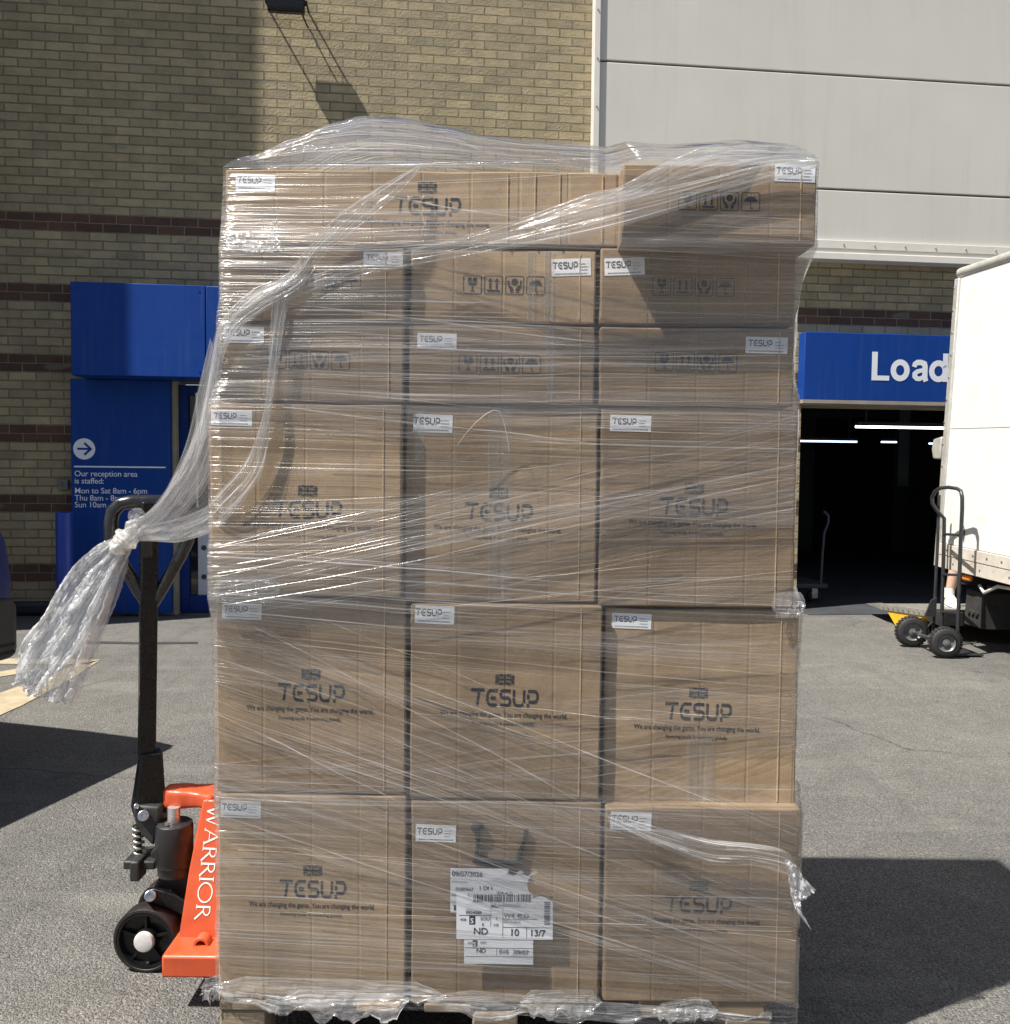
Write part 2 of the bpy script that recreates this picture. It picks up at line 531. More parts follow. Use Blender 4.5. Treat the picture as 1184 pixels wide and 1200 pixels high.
def m_film(name, base, amp, thread, fr=(1.0, 55.0), gloss=0.35, rough=0.16, tint=(.86, .85, .85), bump=0.5, seed=0.0, warp=0.035, crinkle=.15):
    """stretch film: mostly clear, clouded along its stretched folds; UVs run in metres along and across the pull"""
    m = bpy.data.materials.new(name)
    m.use_nodes = True
    t = NT(m)
    t.t.nodes.remove(t.b)
    out = t.t.nodes['Material Output']
    uv = t.coord('UV', loc=(seed, seed * 1.7, 0))
    s = t.t.nodes.new('ShaderNodeSeparateXYZ')
    t.set(s.inputs[0], uv)
    w = t.math('MULTIPLY', t.math('SUBTRACT', t.noise(t.coord('UV', (1.3, 2.6, 1), loc=(seed, seed, 0)), 1.0, 3, .5), .5), warp * 2)
    v = t.math('ADD', s.outputs['Y'], w)
    def streak(fu, fv, detail=2, rg=.5):
        c = t.t.nodes.new('ShaderNodeCombineXYZ')
        t.set(c.inputs[0], t.math('MULTIPLY', s.outputs['X'], fu))
        t.set(c.inputs[1], t.math('MULTIPLY', v, fv))
        return t.noise(c, 1.0, detail, rg)
    n1 = streak(fr[0], fr[1], 3, .6)
    n2 = streak(fr[0] * .6, fr[1] * .33, 2, .5)
    n3 = streak(fr[0] * 1.3, fr[1] * 1.7, 2, .6)
    patch = t.ramp(t.noise(t.coord('UV', (2.0, 5.0, 1), loc=(seed * 2, seed, 0)), 1.0, 3, .55), [(0.34, .15), (0.66, 1.0)])
    f1 = t.ramp(n1, [(0.50, 0.0), (0.60, .40), (0.70, 1.0)])
    f2 = t.ramp(n2, [(0.46, 0.0), (0.68, 1.0)])
    f3 = t.ramp(n3, [(0.58, 0.0), (0.66, 1.0)])
    f = t.math('MULTIPLY', t.math('ADD', t.math('MULTIPLY', f1, amp), t.math('MULTIPLY', f2, amp * .40)), patch)
    f = t.math('ADD', f, t.math('MULTIPLY', t.math('MULTIPLY', f3, thread), patch))
    f = t.math('ADD', f, base, True)
    f = t.math('MINIMUM', f, .92)
    cr = t.noise(t.coord('UV', (9, 26, 1), loc=(seed, 0, 0)), 1.0, 4, .6, 1.2)
    h = t.math('ADD', t.math('ADD', t.math('ADD', n1, t.math('MULTIPLY', n2, 1.6)), t.math('MULTIPLY', n3, .5)), t.math('MULTIPLY', cr, crinkle))
    nb = t.bump(h, bump, 0.006)
    dif = t.n('BsdfDiffuse', Color=(*tint, 1), Normal=nb)
    tra = t.n('BsdfTranslucent', Color=(*tint, 1), Normal=nb)
    body = t.n('MixShader', Fac=0.42)
    t.set(body.inputs[1], dif); t.set(body.inputs[2], tra)
    clear = t.n('BsdfTransparent', Color=(.985, .985, .985, 1))
    m1 = t.t.nodes.new('ShaderNodeMixShader')
    t.set(m1.inputs[0], f); t.set(m1.inputs[1], clear); t.set(m1.inputs[2], body)
    gl = t.n('BsdfGlossy', Color=(1, 1, 1, 1), Roughness=rough, Normal=nb)
    lw = t.n('LayerWeight', Blend=0.5, Normal=nb)
    gf = t.math('MULTIPLY', t.math('ADD', t.math('MULTIPLY', t.math('POWER', lw.outputs['Facing'], 4.0), .75), .045), gloss * 2, True)
    m2 = t.t.nodes.new('ShaderNodeMixShader')
    t.set(m2.inputs[0], gf); t.set(m2.inputs[1], m1); t.set(m2.inputs[2], gl)
    t.set(out.inputs['Surface'], m2)
    return m

def m_emit(name, col, strength):
    m = mat(name, col)
    b = m.node_tree.nodes['Principled BSDF']
    b.inputs['Emission Color'].default_value = (*col, 1)
    b.inputs['Emission Strength'].default_value = strength
    return m

def m_wood(name, a, b):
    m = mat(name, a, 0.85, spec=0.2)
    t = NT(m)
    n = t.noise(t.coord('Object', (2.5, 18, 26)), 3.0, 6, .65, 1.0)
    n2 = t.noise(t.coord('Object'), 9, 5, .6)
    c = t.ramp(n, [(0.3, a), (0.65, b)]).outputs[0]
    c = t.mix(t.ramp(n2, [(0.5, 0.0), (0.75, .6)]), c, tuple(x * .45 for x in a))
    t.set(t.b.inputs['Base Color'], c)
    t.set(t.b.inputs['Normal'], t.bump(n, .5, .004))
    return m

def m_glass(name, tint=(.5, .55, .6)):
    m = mat(name, tint, 0.03)
    b = m.node_tree.nodes['Principled BSDF']
    b.inputs['Transmission Weight'].default_value = 0.85
    b.inputs['IOR'].default_value = 1.45
    return m

ASPHALT, BRICK, CARD = m_asphalt(), m_brick(), m_card()
INK = worn('printing_ink', (.014, .016, .024), .7, 0, .4, 60)
LABEL_INK = mat('label_ink', (.035, .037, .05), .6)
GREY_INK = mat('faint_label_ink', (.22, .23, .26), .6)
PAPER = worn('white_label_paper', (.74, .75, .78), .45, 0, .06, 14)
TAPE = worn('brown_packing_tape', (.40, .27, .15), .25, 0, .12, 10)
BLUE = worn('blue_sign_paint', (.005, .044, .24), .55, 0, .06, 2.2, (.006, .045, .22), spec=.18)
def _streaks(m):
    t = NT(m)
    src = t.b.inputs['Base Color'].links[0].from_socket
    n = t.noise(t.coord('Object', (26, 26, 1.2)), 1.0, 5, .65)
    n2 = t.noise(t.coord('Object'), 1.6, 5, .6)
    f = t.math('MULTIPLY', t.ramp(n, [(0.52, 0.0), (0.80, .5)]), t.ramp(n2, [(0.35, .2), (0.7, 1.0)]))
    t.set(t.b.inputs['Base Color'], t.mix(f, src, (.05, .085, .24)))
_streaks(BLUE)
BLUE_DK = worn('blue_frame_paint', (.004, .026, .17), .5, 0, .15, 3, spec=.2)
SIGN_WHITE = worn('sign_lettering_white', (.74, .78, .84), .5, 0, .04, 5)
CLAD = worn('grey_cladding_sheet', (.57, .548, .502), .5, 0, .045, .8, bump=.15)
CLAD_TRIM = worn('pale_cladding_trim', (.66, .635, .58), .45, 0, .06, 3)
BLACK = worn('black_powder_coat', (.007, .007, .008), .30, 0, .35, 12, (.012, .012, .012), spec=.35)
BLACK_MATT = worn('black_dusty_metal', (.022, .022, .023), .55, 0, .4, 16, (.075, .068, .06))
ORANGE = worn('orange_truck_paint', (.52, .080, .026), .42, 0, .16, 9, (.30, .10, .05), coat=.05, bump=.08)
def _chips(m, col, lo, scale):
    t = NT(m)
    src = t.b.inputs['Base Color'].links[0].from_socket
    n = t.noise(t.coord('Object'), scale, 6, .75, .8)
    t.set(t.b.inputs['Base Color'], t.mix(t.ramp(n, [(lo, 0.0), (lo + .025, .85)]), src, col))
_chips(ORANGE, (.07, .05, .045), .665, 34)
def _runs(m, col, amt):
    t = NT(m)
    src = t.b.inputs['Base Color'].links[0].from_socket
    n = t.noise(t.coord('Object', (9, 9, .5)), 1.0, 5, .65)
    n2 = t.noise(t.coord('Object'), .9, 5, .6)
    f = t.math('MULTIPLY', t.ramp(n, [(0.5, 0.0), (0.78, amt)]), t.ramp(n2, [(0.4, .1), (0.7, 1.0)]))
    t.set(t.b.inputs['Base Color'], t.mix(f, src, col))
_runs(CLAD, (.36, .345, .31), .5)
STEEL = worn('zinc_plated_steel', (.62, .60, .57), .32, 1.0, .2, 20)
CHROME = mat('chromed_rod', (.78, .78, .78), .08, 1.0)
RUBBER = worn('black_rubber', (.018, .018, .019), .7, 0, .4, 18, (.05, .047, .043))
MAROON = worn('maroon_polyurethane', (.014, .009, .010), .5, 0, .3, 14, (.03, .025, .025))
HUBGREY = worn('pale_hub_cap', (.56, .55, .53), .45, 0, .15, 40)
WHITE = worn('white_lorry_panel', (.68, .68, .66), .4, 0, .05, 1.6, (.55, .54, .50))
_runs(WHITE, (.42, .41, .37), .45)
ALU = worn('dull_aluminium', (.62, .61, .57), .42, .55, .15, 9, (.40, .38, .33))
CHASSIS = worn('grimy_chassis', (.028, .027, .026), .8, 0, .4, 8, (.07, .062, .052))
YELLOW = worn('yellow_steel', (.72, .42, .02), .45, 0, .15, 9, (.30, .20, .05))
LINE = worn('worn_cream_road_paint', (.38, .315, .21), .85, 0, .25, 9, (.20, .18, .15), bump=.4)
WOOD_NEW = m_wood('fresh_pallet_wood', (.56, .37, .19), (.70, .50, .29))
WOOD_OLD = m_wood('grey_pallet_wood', (.20, .155, .105), (.31, .25, .18))
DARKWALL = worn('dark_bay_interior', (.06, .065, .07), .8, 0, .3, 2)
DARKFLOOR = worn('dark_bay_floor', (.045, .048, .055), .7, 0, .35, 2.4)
TUBE = m_emit('lit_tube', (.85, .95, 1.0), 4.0)
TUBE_DIM = m_emit('dimly_lit_tube', (.65, .78, 1.0), 1.5)
CARBLUE = worn('dark_blue_car_paint', (.008, .020, .13), .35, 0, .1, 3, coat=.15, spec=.25)
CARGLASS = mat('dark_car_glass', (.01, .012, .014), .05)
REDLENS = mat('red_lamp_lens', (.22, .008, .012), .12, coat=.6)
AMBER = mat('amber_lens', (.85, .24, .02), .25)
LAMPGLASS = worn('pale_lamp_glass', (.60, .60, .58), .2, 0, .05, 8)
GLASS = mat('dark_door_glass', (.012, .016, .022), .04)
PLASTIC_GREY = worn('grey_plastic', (.16, .16, .15), .6, 0, .2, 12)
TARP = worn('dark_plastic_cover', (.022, .025, .034), .5, 0, .4, 6)

FILM = [m_film('stretch_film_loose', .006, .22, .44, (0.30, 140), .42, .17, seed=1.3, warp=.014, bump=.7),
        m_film('stretch_film_tight', .008, .20, .40, (0.24, 185), .38, .20, seed=7.1, warp=.008, bump=.7),
        m_film('stretch_film_cross', .006, .22, .44, (0.22, 150), .44, .17, seed=12.9, warp=.008, bump=.7),
        m_film('stretch_film_clear', .003, .15, .32, (0.30, 115), .36, .17, seed=21.7, bump=.6)]
FILM_DOME = m_film('stretch_film_ballooned', .03, .34, .60, (0.8, 95), .75, .10, (.88, .90, .93), 1.0, 4.4, crinkle=.5)
FILM_ROPE = m_film('gathered_film', .19, .50, .62, (2.2, 210), .60, .16, (.88, .89, .91), .8, 31.0, .004)
FILM_CREASE = m_film('film_fold_line', .22, .40, .4, (3.0, 160), .5, .2, (.90, .88, .87), .5, 9.9)
FILM_HEM = m_film('crumpled_film_hem', .20, .50, .60, (2.0, 70), .75, .13, (.88, .89, .91), 1.0, 16.6, .09)
#==SETTING==
# ================================================================== ground
g = MB()
g.add([(-400, -400, 0), (400, -400, 0), (400, 400, 0), (-400, 400, 0)], [(0, 1, 2, 3)])
setp(g.build('asphalt_ground', ASPHALT, smooth=0), kind='structure')
ln = MB()
for poly in ([(-60, 771), (118, 773), (103, 778.5), (-60, 777.5)],
             [(118, 773), (83, 796), (27, 826), (0, 838), (-50, 858), (-50, 826), (0, 812), (52, 793), (90, 778.5)],
             [(-60, 800), (0, 793), (60, 783.5), (38, 780.5), (0, 787), (-60, 793)]):
    pts = [G(x, y, .004) for x, y in poly]
    ln.add(pts, [tuple(range(len(pts)))])
setp(ln.build('painted_road_marking', LINE, smooth=0), kind='structure')
dstrip = MB()  # thin dark strip lying on the ground
q = [G(x, y, .003) for x, y in ((78, 752), (120, 751.4), (168, 752.6), (232, 752), (232, 754.2), (168, 755), (120, 754), (78, 754.5))]
dstrip.add(q, [tuple(range(8))])
setp(dstrip.build('dark_ground_strip', worn('dark_strip_grey', (.035, .035, .036), .8, 0, .3, 9), smooth=0), kind='structure')

# ================================================================== the brick building
lamp_l, _ = wp(339, 10)
clad_l, _ = wp(693, 100)
door_l, _ = wp(203, 600)
door_r = door_l + 1.15
_, door_t = wp(203, 446)
bay_l, _ = wp(936, 600)
bay_r = bay_l + 3.6
_, bay_t = wp(1000, 476)
building = thing('brick_building', 'buff brick warehouse with dark brick bands, grey cladding and a dark loading bay', 'building', W0, WA)
b = MB()
TOP = 7.6
b.wbox(-14, door_l, -.35, 0, 0, TOP)
b.wbox(door_l, door_r, -.35, 0, door_t, TOP)
b.wbox(door_r, bay_l, -.35, 0, 0, TOP)
b.wbox(bay_l, bay_r, -.35, 0, bay_t, TOP)
b.wbox(bay_r, 14, -.35, 0, 0, TOP)
shade_wing_l, _ = wp(283, 100)
shade_wing_l -= 2.82
b.wbox(-14, shade_wing_l, 0.002, 1.2, 0, 14)  # wing out of view, added and sized to shade the wall's left
b.build('brick_wall', BRICK, building, smooth=0)
# grey cladding: three deep sheets with dark joints, a riveted edge trim and a bottom drip
seams = [wp(940, 291)[1], wp(960, 225)[1], wp(940, 91)[1]]
seams.append(seams[2] + 1.06)
seams.append(seams[3] + 1.06)
for z0, z1 in zip(seams[:-1], seams[1:]):
    c = MB()
    c.wbox(clad_l + .05, 14, .012, .100, z0 + .010, z1 - .010)
    c.build('cladding_sheet', CLAD, building, bevel=.006)
jt = MB()
jt.wbox(clad_l + .04, 14, .006, .062, seams[0] - .002, seams[-1])
jt.build('cladding_joint', worn('dark_joint', (.10, .10, .10), .8, 0, .2, 4), building, smooth=0)
e = MB()
e.wbox(clad_l, clad_l + .052, .004, .128, seams[0] - .03, seams[-1])
e.wbox(clad_l + .052, 14, .104, .128, seams[0] - .02, seams[0] + .055)
e.frame_box(W(clad_l, .004, seams[0] - .125), WX * (14 - clad_l), WN * .150, (0, 0, .060))
e.frame_box(W(clad_l + .01, .02, seams[0] - .066), WX * (14 - clad_l), WN * .10, (0, 0, .045))
tr = e.build('cladding_trim', CLAD_TRIM, building, bevel=.003)
rv = MB()
for i in range(24):
    rv.cyl(W(clad_l + .26 + i * .30, .127, seams[0] + .018), W(clad_l + .26 + i * .30, .136, seams[0] + .018), .009, .006, 10)
for i in range(14):
    rv.cyl(W(clad_l + .026, .127, seams[0] + .30 + i * .42), W(clad_l + .026, .136, seams[0] + .30 + i * .42), .009, .006, 10)
rv.build('rivet_row', STEEL, tr)
# loading bay interior
room = MB()
D = -6.0
room.wbox(bay_l - 2.4, bay_r + 1, D - .15, D, 0, 3.6)
room.wbox(bay_l - 2.55, bay_l - 2.4, D, -.36, 0, 3.6)
room.wbox(bay_r + 1, bay_r + 1.15, D, -.36, 0, 3.6)
room.wbox(bay_l - 2.4, bay_r + 1, D, -.352, 3.0, 3.6)
for i in range(16):
    room.wbox(bay_l - 2.4, bay_r + 1, D + .2 + i * .34, D + .34 + i * .34, 2.93, 2.998)
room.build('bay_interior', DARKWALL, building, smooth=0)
fl = MB()
fl.wbox(bay_l - 2.4, bay_r + 1, D, -.3, .001, .006)
fl.wbox(bay_l + .002, bay_r - .002, -.3, .28, .001, .006)  # dark sheet carried on past the wall line
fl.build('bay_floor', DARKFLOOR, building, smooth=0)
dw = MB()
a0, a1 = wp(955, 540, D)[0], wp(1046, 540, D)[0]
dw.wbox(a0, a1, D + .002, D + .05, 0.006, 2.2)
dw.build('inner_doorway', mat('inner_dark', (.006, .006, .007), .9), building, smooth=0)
pn = MB()
pn.wbox(wp(1052, 540, D)[0], wp(1084, 540, D)[0], D + .002, D + .03, 1.1, 2.45)
pn.wbox(wp(1087, 540, D)[0], wp(1112, 540, D)[0], D + .002, D + .03, 1.1, 2.45)
pn.build('inner_wall_panel', worn('inner_panel', (.30, .32, .34), .7, 0, .2, 2), building, smooth=0)
jm = MB()
jm.wbox(bay_l, bay_r, -.02, .03, bay_t, bay_t + .035)
jm.build('bay_lintel', worn('lintel_steel', (.30, .28, .25), .5, 0, .2, 4), building)
# glazed door in a blue frame
dr = MB()
dr.wbox(door_l + .035, door_l + .115, -.16, -.07, 0.01, door_t - .03)
dr.wbox(door_r - .09, door_r - .01, -.16, -.07, 0.01, door_t - .03)
dr.wbox(door_l + .115, door_r - .09, -.16, -.07, 0.01, .16)
dr.wbox(door_l + .115, door_r - .09, -.16, -.07, door_t - .12, door_t - .03)
door = dr.build('entrance_door', BLUE_DK, building, bevel=.004)
gp = MB()
gp.wbox(door_l + .115, door_r - .09, -.125, -.112, .16, door_t - .12)
gp.build('door_glass', GLASS, door, smooth=0)
ha = MB()
ha.tube([W(door_l + .20, -.02, .95), W(door_l + .20, -.02, 1.95)], .012)
ha.cyl(W(door_l + .20, -.11, 1.0), W(door_l + .20, -.02, 1.0), .008)
ha.cyl(W(door_l + .20, -.11, 1.9), W(door_l + .20, -.02, 1.9), .008)
ha.build('door_handle', STEEL, door)
rev = MB()
rev.wbox(door_l + .001, door_l + .034, -.34, .012, .002, door_t)
rev.build('door_reveal', worn('pale_reveal', (.33, .30, .22), .8, 0, .2, 6), building, smooth=0)

# ================================================================== fixed to the facade
def wall_plane(lx, z, out): return (W(lx, out, z), WX, Vector((0, 0, 1)))
# blue fascia box over the entrance
OUT = .40
x0, z1 = wp(82, 329.5, OUT)
_, z0 = wp(120, 440, OUT)
seam, _ = wp(241, 380, OUT)
fa = thing('fascia_sign_box', 'plain deep blue fascia box jutting out over the entrance', 'sign box', W(x0, 0, z0), WA)
m_ = MB(); m_.wbox(x0, seam - .003, .004, OUT, z0, z1); m_.build('fascia_panel', BLUE, fa, bevel=.006)
m_ = MB(); m_.wbox(seam + .001, seam + 1.35, .004, OUT - .004, z0 + .002, z1 - .002); m_.build('fascia_panel', BLUE, fa, bevel=.006)
m_ = MB()
for lx_ in (x0 + .05, seam - .05):
    for zz in (z0 + .05, z1 - .05): m_.cyl(W(lx_, OUT, zz), W(lx_, OUT + .004, zz), .008, .006, 10)
m_.build('screw_row', BLUE_DK, fa)
# blue opening hours panel
px0, _ = wp(84, 600, .09)
px1, _ = wp(200, 600, .09)
_, pz0 = wp(140, 719, .09)
hp = thing('opening_hours_sign', 'tall blue panel with white arrow and reception opening hours beside the door', 'sign', W(px0, 0, 0), WA)
m_ = MB(); m_.wbox(px0, px1, .004, .09, max(.02, pz0), z0 - .003); m_.build('sign_panel', BLUE, hp, bevel=.005)
PXM = (px1 - px0) / 116.0                                 # metres per photograph pixel on this panel
def hpx(x): return wp(x, 600, .093)[0]
def hz(x, y): return wp(x, y, .093)[1]
tx = MB()
base = hpx(87.5)
cz = hz(99, 526)
tx.flat((W(hpx(99.5), .0925, cz), WX, Vector((0, 0, 1))), disc(0, 0, 12.8 * PXM, 40))
tx.flat((W(base, .0925, hz(90, 547.5)), WX, Vector((0, 0, 1))), rect(0, 0, 107 * PXM, .012))
lh = .0128
for y, s in ((557, 'Our reception area'), (565.5, 'is staffed:'), (577, 'Mon to Sat 8am - 6pm'), (585.5, 'Thu 8am - 8pm'), (593.5, 'Sun 10am - 4pm')):
    tx.flat((W(base, .0925, hz(90, y + 1)), WX, Vector((0, 0, 1))), text_polys(s, .069, .002, space=.96))
tx.build('sign_lettering', SIGN_WHITE, hp, smooth=0)
ar = MB()
s = 12.8 * PXM
ar.flat((W(hpx(99.5), .094, cz), WX, Vector((0, 0, 1))), shift(stroke([(-.62, 0), (.58, 0)], .20) + stroke([(.02, .56), (.60, 0), (.02, -.56)], .20), 0, 0, s))
ar.build('sign_arrow', BLUE, hp, smooth=0)
# poster on the door glass
q0, qz1 = wp(232, 622, -.105)
q1, qz0 = wp(262, 713, -.105)
po = thing('door_poster', 'white notice with round dark bullets stuck inside the door glass', 'poster', W(q0, 0, qz0), WA)
m_ = MB(); m_.wbox(q0, q1, -.111, -.107, qz0, qz1); m_.build('notice_sheet', worn('notice_paper', (.48, .52, .58), .6, 0, .06, 5), po, smooth=0)
m_ = MB()
for y in (642, 676):
    zc = wp(236, y, -.105)[1]
    m_.flat((W(q0 + .05, -.106, zc), WX, Vector((0, 0, 1))), disc(0, 0, .024, 16))
    for k in range(4):
        m_.flat((W(q0 + .11, -.106, zc + .02 - k * .045), WX, Vector((0, 0, 1))), text_polys(('Keep clear', 'and safe', 'on site', 'please') [k] if y == 642 else ('Visitors', 'report to', 'reception', 'first')[k], .045 if k else .06))
m_.build('notice_print', LABEL_INK, po, smooth=0)
# loading sign
LO = .14
s0, sz1 = wp(944, 388.5, LO)
_, sz0 = wp(1000, 469, LO)
ls = thing('loading_sign', 'wide blue sign with bold white lettering over the loading bay', 'sign', W(s0, 0, sz0), WA)
m_ = MB(); m_.wbox(s0, s0 + 3.3, .004, LO, sz0, sz1); m_.build('sign_box', BLUE, ls, bevel=.006)
m_ = MB(); m_.wbox(s0 - .008, s0 + 3.31, .006, LO + .006, sz0 - .034, sz0 - .001); m_.build('sign_rail', worn('sign_rail_metal', (.30, .27, .24), .5, 0, .2, 5), ls)
m_ = MB()
lx, lz = wp(1021.5, 445.5, LO + .002)
caph = wp(1021.5, 412, LO + .002)[1] - lz
def arc(cx, cy, rx, ry, a0, a1, n=18): return [(cx + rx * math.cos(R(a0 + (a1 - a0) * k / n)), cy + ry * math.sin(R(a0 + (a1 - a0) * k / n))) for k in range(n + 1)]
def grotesque():
    """'Loading' in heavy sans letters, capital height 1"""
    b, g, x = .205, [], 0.0
    g += rect(0, 0, .21, 1) + rect(.21, 0, .66, .17); x = .70
    def bowl(cx, close=True): return stroke(arc(cx, .37, .255, .285, 0, 360, 28)[:-1], .20, True)
    g += bowl(x + .36); x += .76
    g += stroke([(x + .12, .50), (x + .15, .60), (x + .24, .66), (x + .38, .665), (x + .50, .62), (x + .53, .52), (x + .53, .14), (x + .58, 0)], [.17, .18, .19, .19, .20, .20, .20, .18])
    g += stroke([(x + .53, .43), (x + .40, .385), (x + .24, .34), (x + .155, .26), (x + .155, .17), (x + .23, .095), (x + .34, .085), (x + .47, .15), (x + .53, .24)], [.12, .14, .16, .18, .18, .17, .16, .14, .12]); x += .70
    g += bowl(x + .34) + rect(x + .50, 0, x + .70, 1); x += .80
    g += rect(x, 0, x + .20, .74) + rect(x, .83, x + .20, 1); x += .30
    g += rect(x, 0, x + .20, .74) + stroke([(x + .14, .50), (x + .24, .61), (x + .36, .65), (x + .48, .60), (x + .54, .48), (x + .54, 0)], [.14, .18, .20, .20, .20, .20]); x += .74
    g += bowl(x + .34) + stroke([(x + .60, .74), (x + .60, .0), (x + .54, -.13), (x + .38, -.19), (x + .22, -.17), (x + .12, -.08)], [.2, .2, .19, .18, .17, .16])
    return g
m_.flat((W(lx, LO + .0025, lz), WX, Vector((0, 0, 1))), shift(grotesque(), 0, 0, caph))
m_.build('sign_lettering', SIGN_WHITE, ls, smooth=0)
# floodlight on two arms
lo = .10
fl_ = thing('floodlight', 'black wall floodlight with pale glass, high on the sunlit brick', 'floodlight', W(lamp_l, 0, 5.2), WA)
w2 = .152
zb = wp(339, 21, lo)[1]
m_ = MB()
prof = [(.145, .01), (.165, .0), (.215, .0), (.228, .03), (.220, .16), (.20, .175), (.15, .17)]
pl = [W(lamp_l - w2, o, zb + z) for o, z in prof]
m_.prism(pl, WX * (2 * w2))
m_.build('lamp_housing', BLACK, fl_, bevel=.008, seg=3)
m_ = MB()
m_.frame_box(W(lamp_l - w2 + .02, .2225, zb + .122), WX * (2 * w2 - .04), WN * .010, (0, 0, .036))
m_.build('lamp_glass', LAMPGLASS, fl_, bevel=.003)
for sx in (-1, 1):
    m_ = MB()
    x = lamp_l + sx * (w2 + .016)
    m_.tube([W(x, .003, zb + .10), W(x, .185, zb + .09)], .009, 8)
    m_.cyl(W(x - sx * .02, .185, zb + .09), W(x + sx * .006, .185, zb + .09), .022, n=12)
    m_.build('bracket_arm', BLACK, fl_)
m_ = MB()
x = lamp_l + .165
m_.tube([W(x, .004, zb - .02), W(x, .04, zb - .04), W(x - .01, .08, zb - .035), W(x - .04, .16, zb + .02)], .007, 8)
m_.build('lamp_cable', BLACK, fl_)
# junction box
jx, jz = wp(70, 574, 0)
jb = thing('junction_box', 'small grey electrical box on the brick beside the blue panel', 'junction box', W(jx, 0, jz), WA)
m_ = MB(); m_.wbox(jx, jx + .085, .002, .055, jz, jz + .09); m_.build('box_body', PLASTIC_GREY, jb, bevel=.008)
m_ = MB(); m_.cyl(W(jx + .042, .055, jz + .046), W(jx + .042, .062, jz + .046), .022, n=16); m_.build('box_cover', worn('box_cover_grey', (.10, .10, .10), .5), jb)
# bollard
bp = G(77, 729)
bo = thing('blue_bollard', 'blue painted steel bollard standing against the blue panel', 'bollard', (bp.x, bp.y, 0))
m_ = MB()
bh = P(77, 600, bp.y).z
br = 9.6 / F_PX * bp.y
m_.lathe((bp.x, bp.y, 0), (0, 0, 1), [(0, br), (bh - .02, br), (bh - .006, br * .95), (bh, br * .80), (bh + .003, 0)], 32)
m_.build('bollard_post', worn('bright_blue_paint', (.018, .055, .36), .4, 0, .12, 4, (.03, .04, .12)), bo)
# dark cover against the wall
cp = G(40, 722.5)
tc_ = thing('wheel_stop', 'low dark rubber block lying at the foot of the brick wall', 'wheel stop', (cp.x, cp.y, 0))
m_ = MB()
dx = P(63, 710, cp.y).x - cp.x
m_.frame_box((cp.x - dx * 1.5, cp.y - .02, 0), (dx * 2.3, dx * .2, 0), (-.02, .17, 0), (0, 0, .13))
m_.build('rubber_body', TARP, tc_, bevel=.04, seg=3)
m_ = MB()
m_.frame_box((cp.x + dx * .82, cp.y - .0, 0), (dx * .30, .03, 0), (-.02, .15, 0), (0, 0, .085))
m_.build('end_cap', RUBBER, tc_, bevel=.03, seg=3)

# strip lights inside the bay
for i, (xa, xb, y, o, mt, lab) in enumerate((
        (1003, 1128, 501, -.9, TUBE, 'brightest white tube light, nearest under the bay ceiling'),
        (905, 1004.5, 517, -3.2, TUBE_DIM, 'bluish tube light at the left side of the bay'),
        (1033, 1051, 518, -3.6, TUBE_DIM, 'short faint tube light in the middle of the bay'),
        (1089, 1128, 520, -3.6, TUBE_DIM, 'bluish tube light at the right, next to the lorry corner'))):
    xa_, za = wp(xa, y, o)
    xb_, zb_ = wp(xb, y, o)
    z = wp((xa + xb) / 2, y, o)[1]
    sl_ = thing('strip_light', lab, 'strip light', W(xa_, o, z), WA, 'tube lights in the loading bay')
    m_ = MB(); m_.wbox(xa_, xb_, o - .03, o + .03, z + .012, z + .05); m_.wbox(xa_ + .1, xa_ + .12, o - .01, o + .01, z + .05, 2.99); m_.wbox(xb_ - .12, xb_ - .1, o - .01, o + .01, z + .05, 2.99)
    m_.build('light_batten', BLACK_MATT, sl_)
    m_ = MB(); m_.cyl(W(xa_, o, z), W(xb_, o, z), .012, n=10); m_.build('light_tube', mt, sl_)
# platform trolley in the shade of the bay
tp = G(948, 710)
tp = W(wp(948, 690, -.45)[0], -.45, 0)
def tw(px, py, o=-.45):
    l, z = wp(px, py, o)
    return W(l, o, z)
tr_ = thing('platform_trolley', 'dark platform trolley with tall bent handle in the shade of the bay', 'trolley', tp, WA)
zt = wp(960, 684, -.45)[1]
lr = wp(971, 684, -.45)[0]
m_ = MB(); m_.wbox(lr - .95, lr, -1.05, -.45, zt - .05, zt); m_.build('deck', worn('dark_trolley_deck', (.06, .062, .07), .5, 0, .2, 5), tr_, bevel=.01)
m_ = MB(); m_.tube([tw(962, 684), tw(964, 650), tw(966, 625), tw(971, 612), tw(971, 604), tw(967, 600)], .014); 
m_.tube([tw(962, 684, -1.0), tw(964, 650, -1.0), tw(966, 625, -1.0), tw(971, 612, -1.0), tw(971, 604, -1.0), tw(967, 600, -1.0)], .014)
m_.tube([tw(967, 600), tw(967, 600, -1.0)], .014)
m_.build('push_handle', worn('trolley_tube', (.05, .055, .075), .35, 0, .2, 8), tr_)
for dl in (-.12, -.80):
    for o in (-.52, -.98):
        m_ = MB()
        rr = (zt - .05) * .44
        c = W(lr + dl, o, rr)
        m_.lathe(c - WN * .02, WN, [(0, rr * .5), (0, rr * .86), (.006, rr), (.034, rr), (.04, rr * .86), (.04, rr * .5)], 24)
        cs = m_.build('castor', RUBBER, tr_)
        m_ = MB()
        m_.wbox(lr + dl - .03, lr + dl + .03, o - .032, o - .026, rr - .02, zt - .05)
        m_.wbox(lr + dl - .03, lr + dl + .03, o + .026, o + .032, rr - .02, zt - .05)
        m_.build('castor_fork', STEEL, cs)

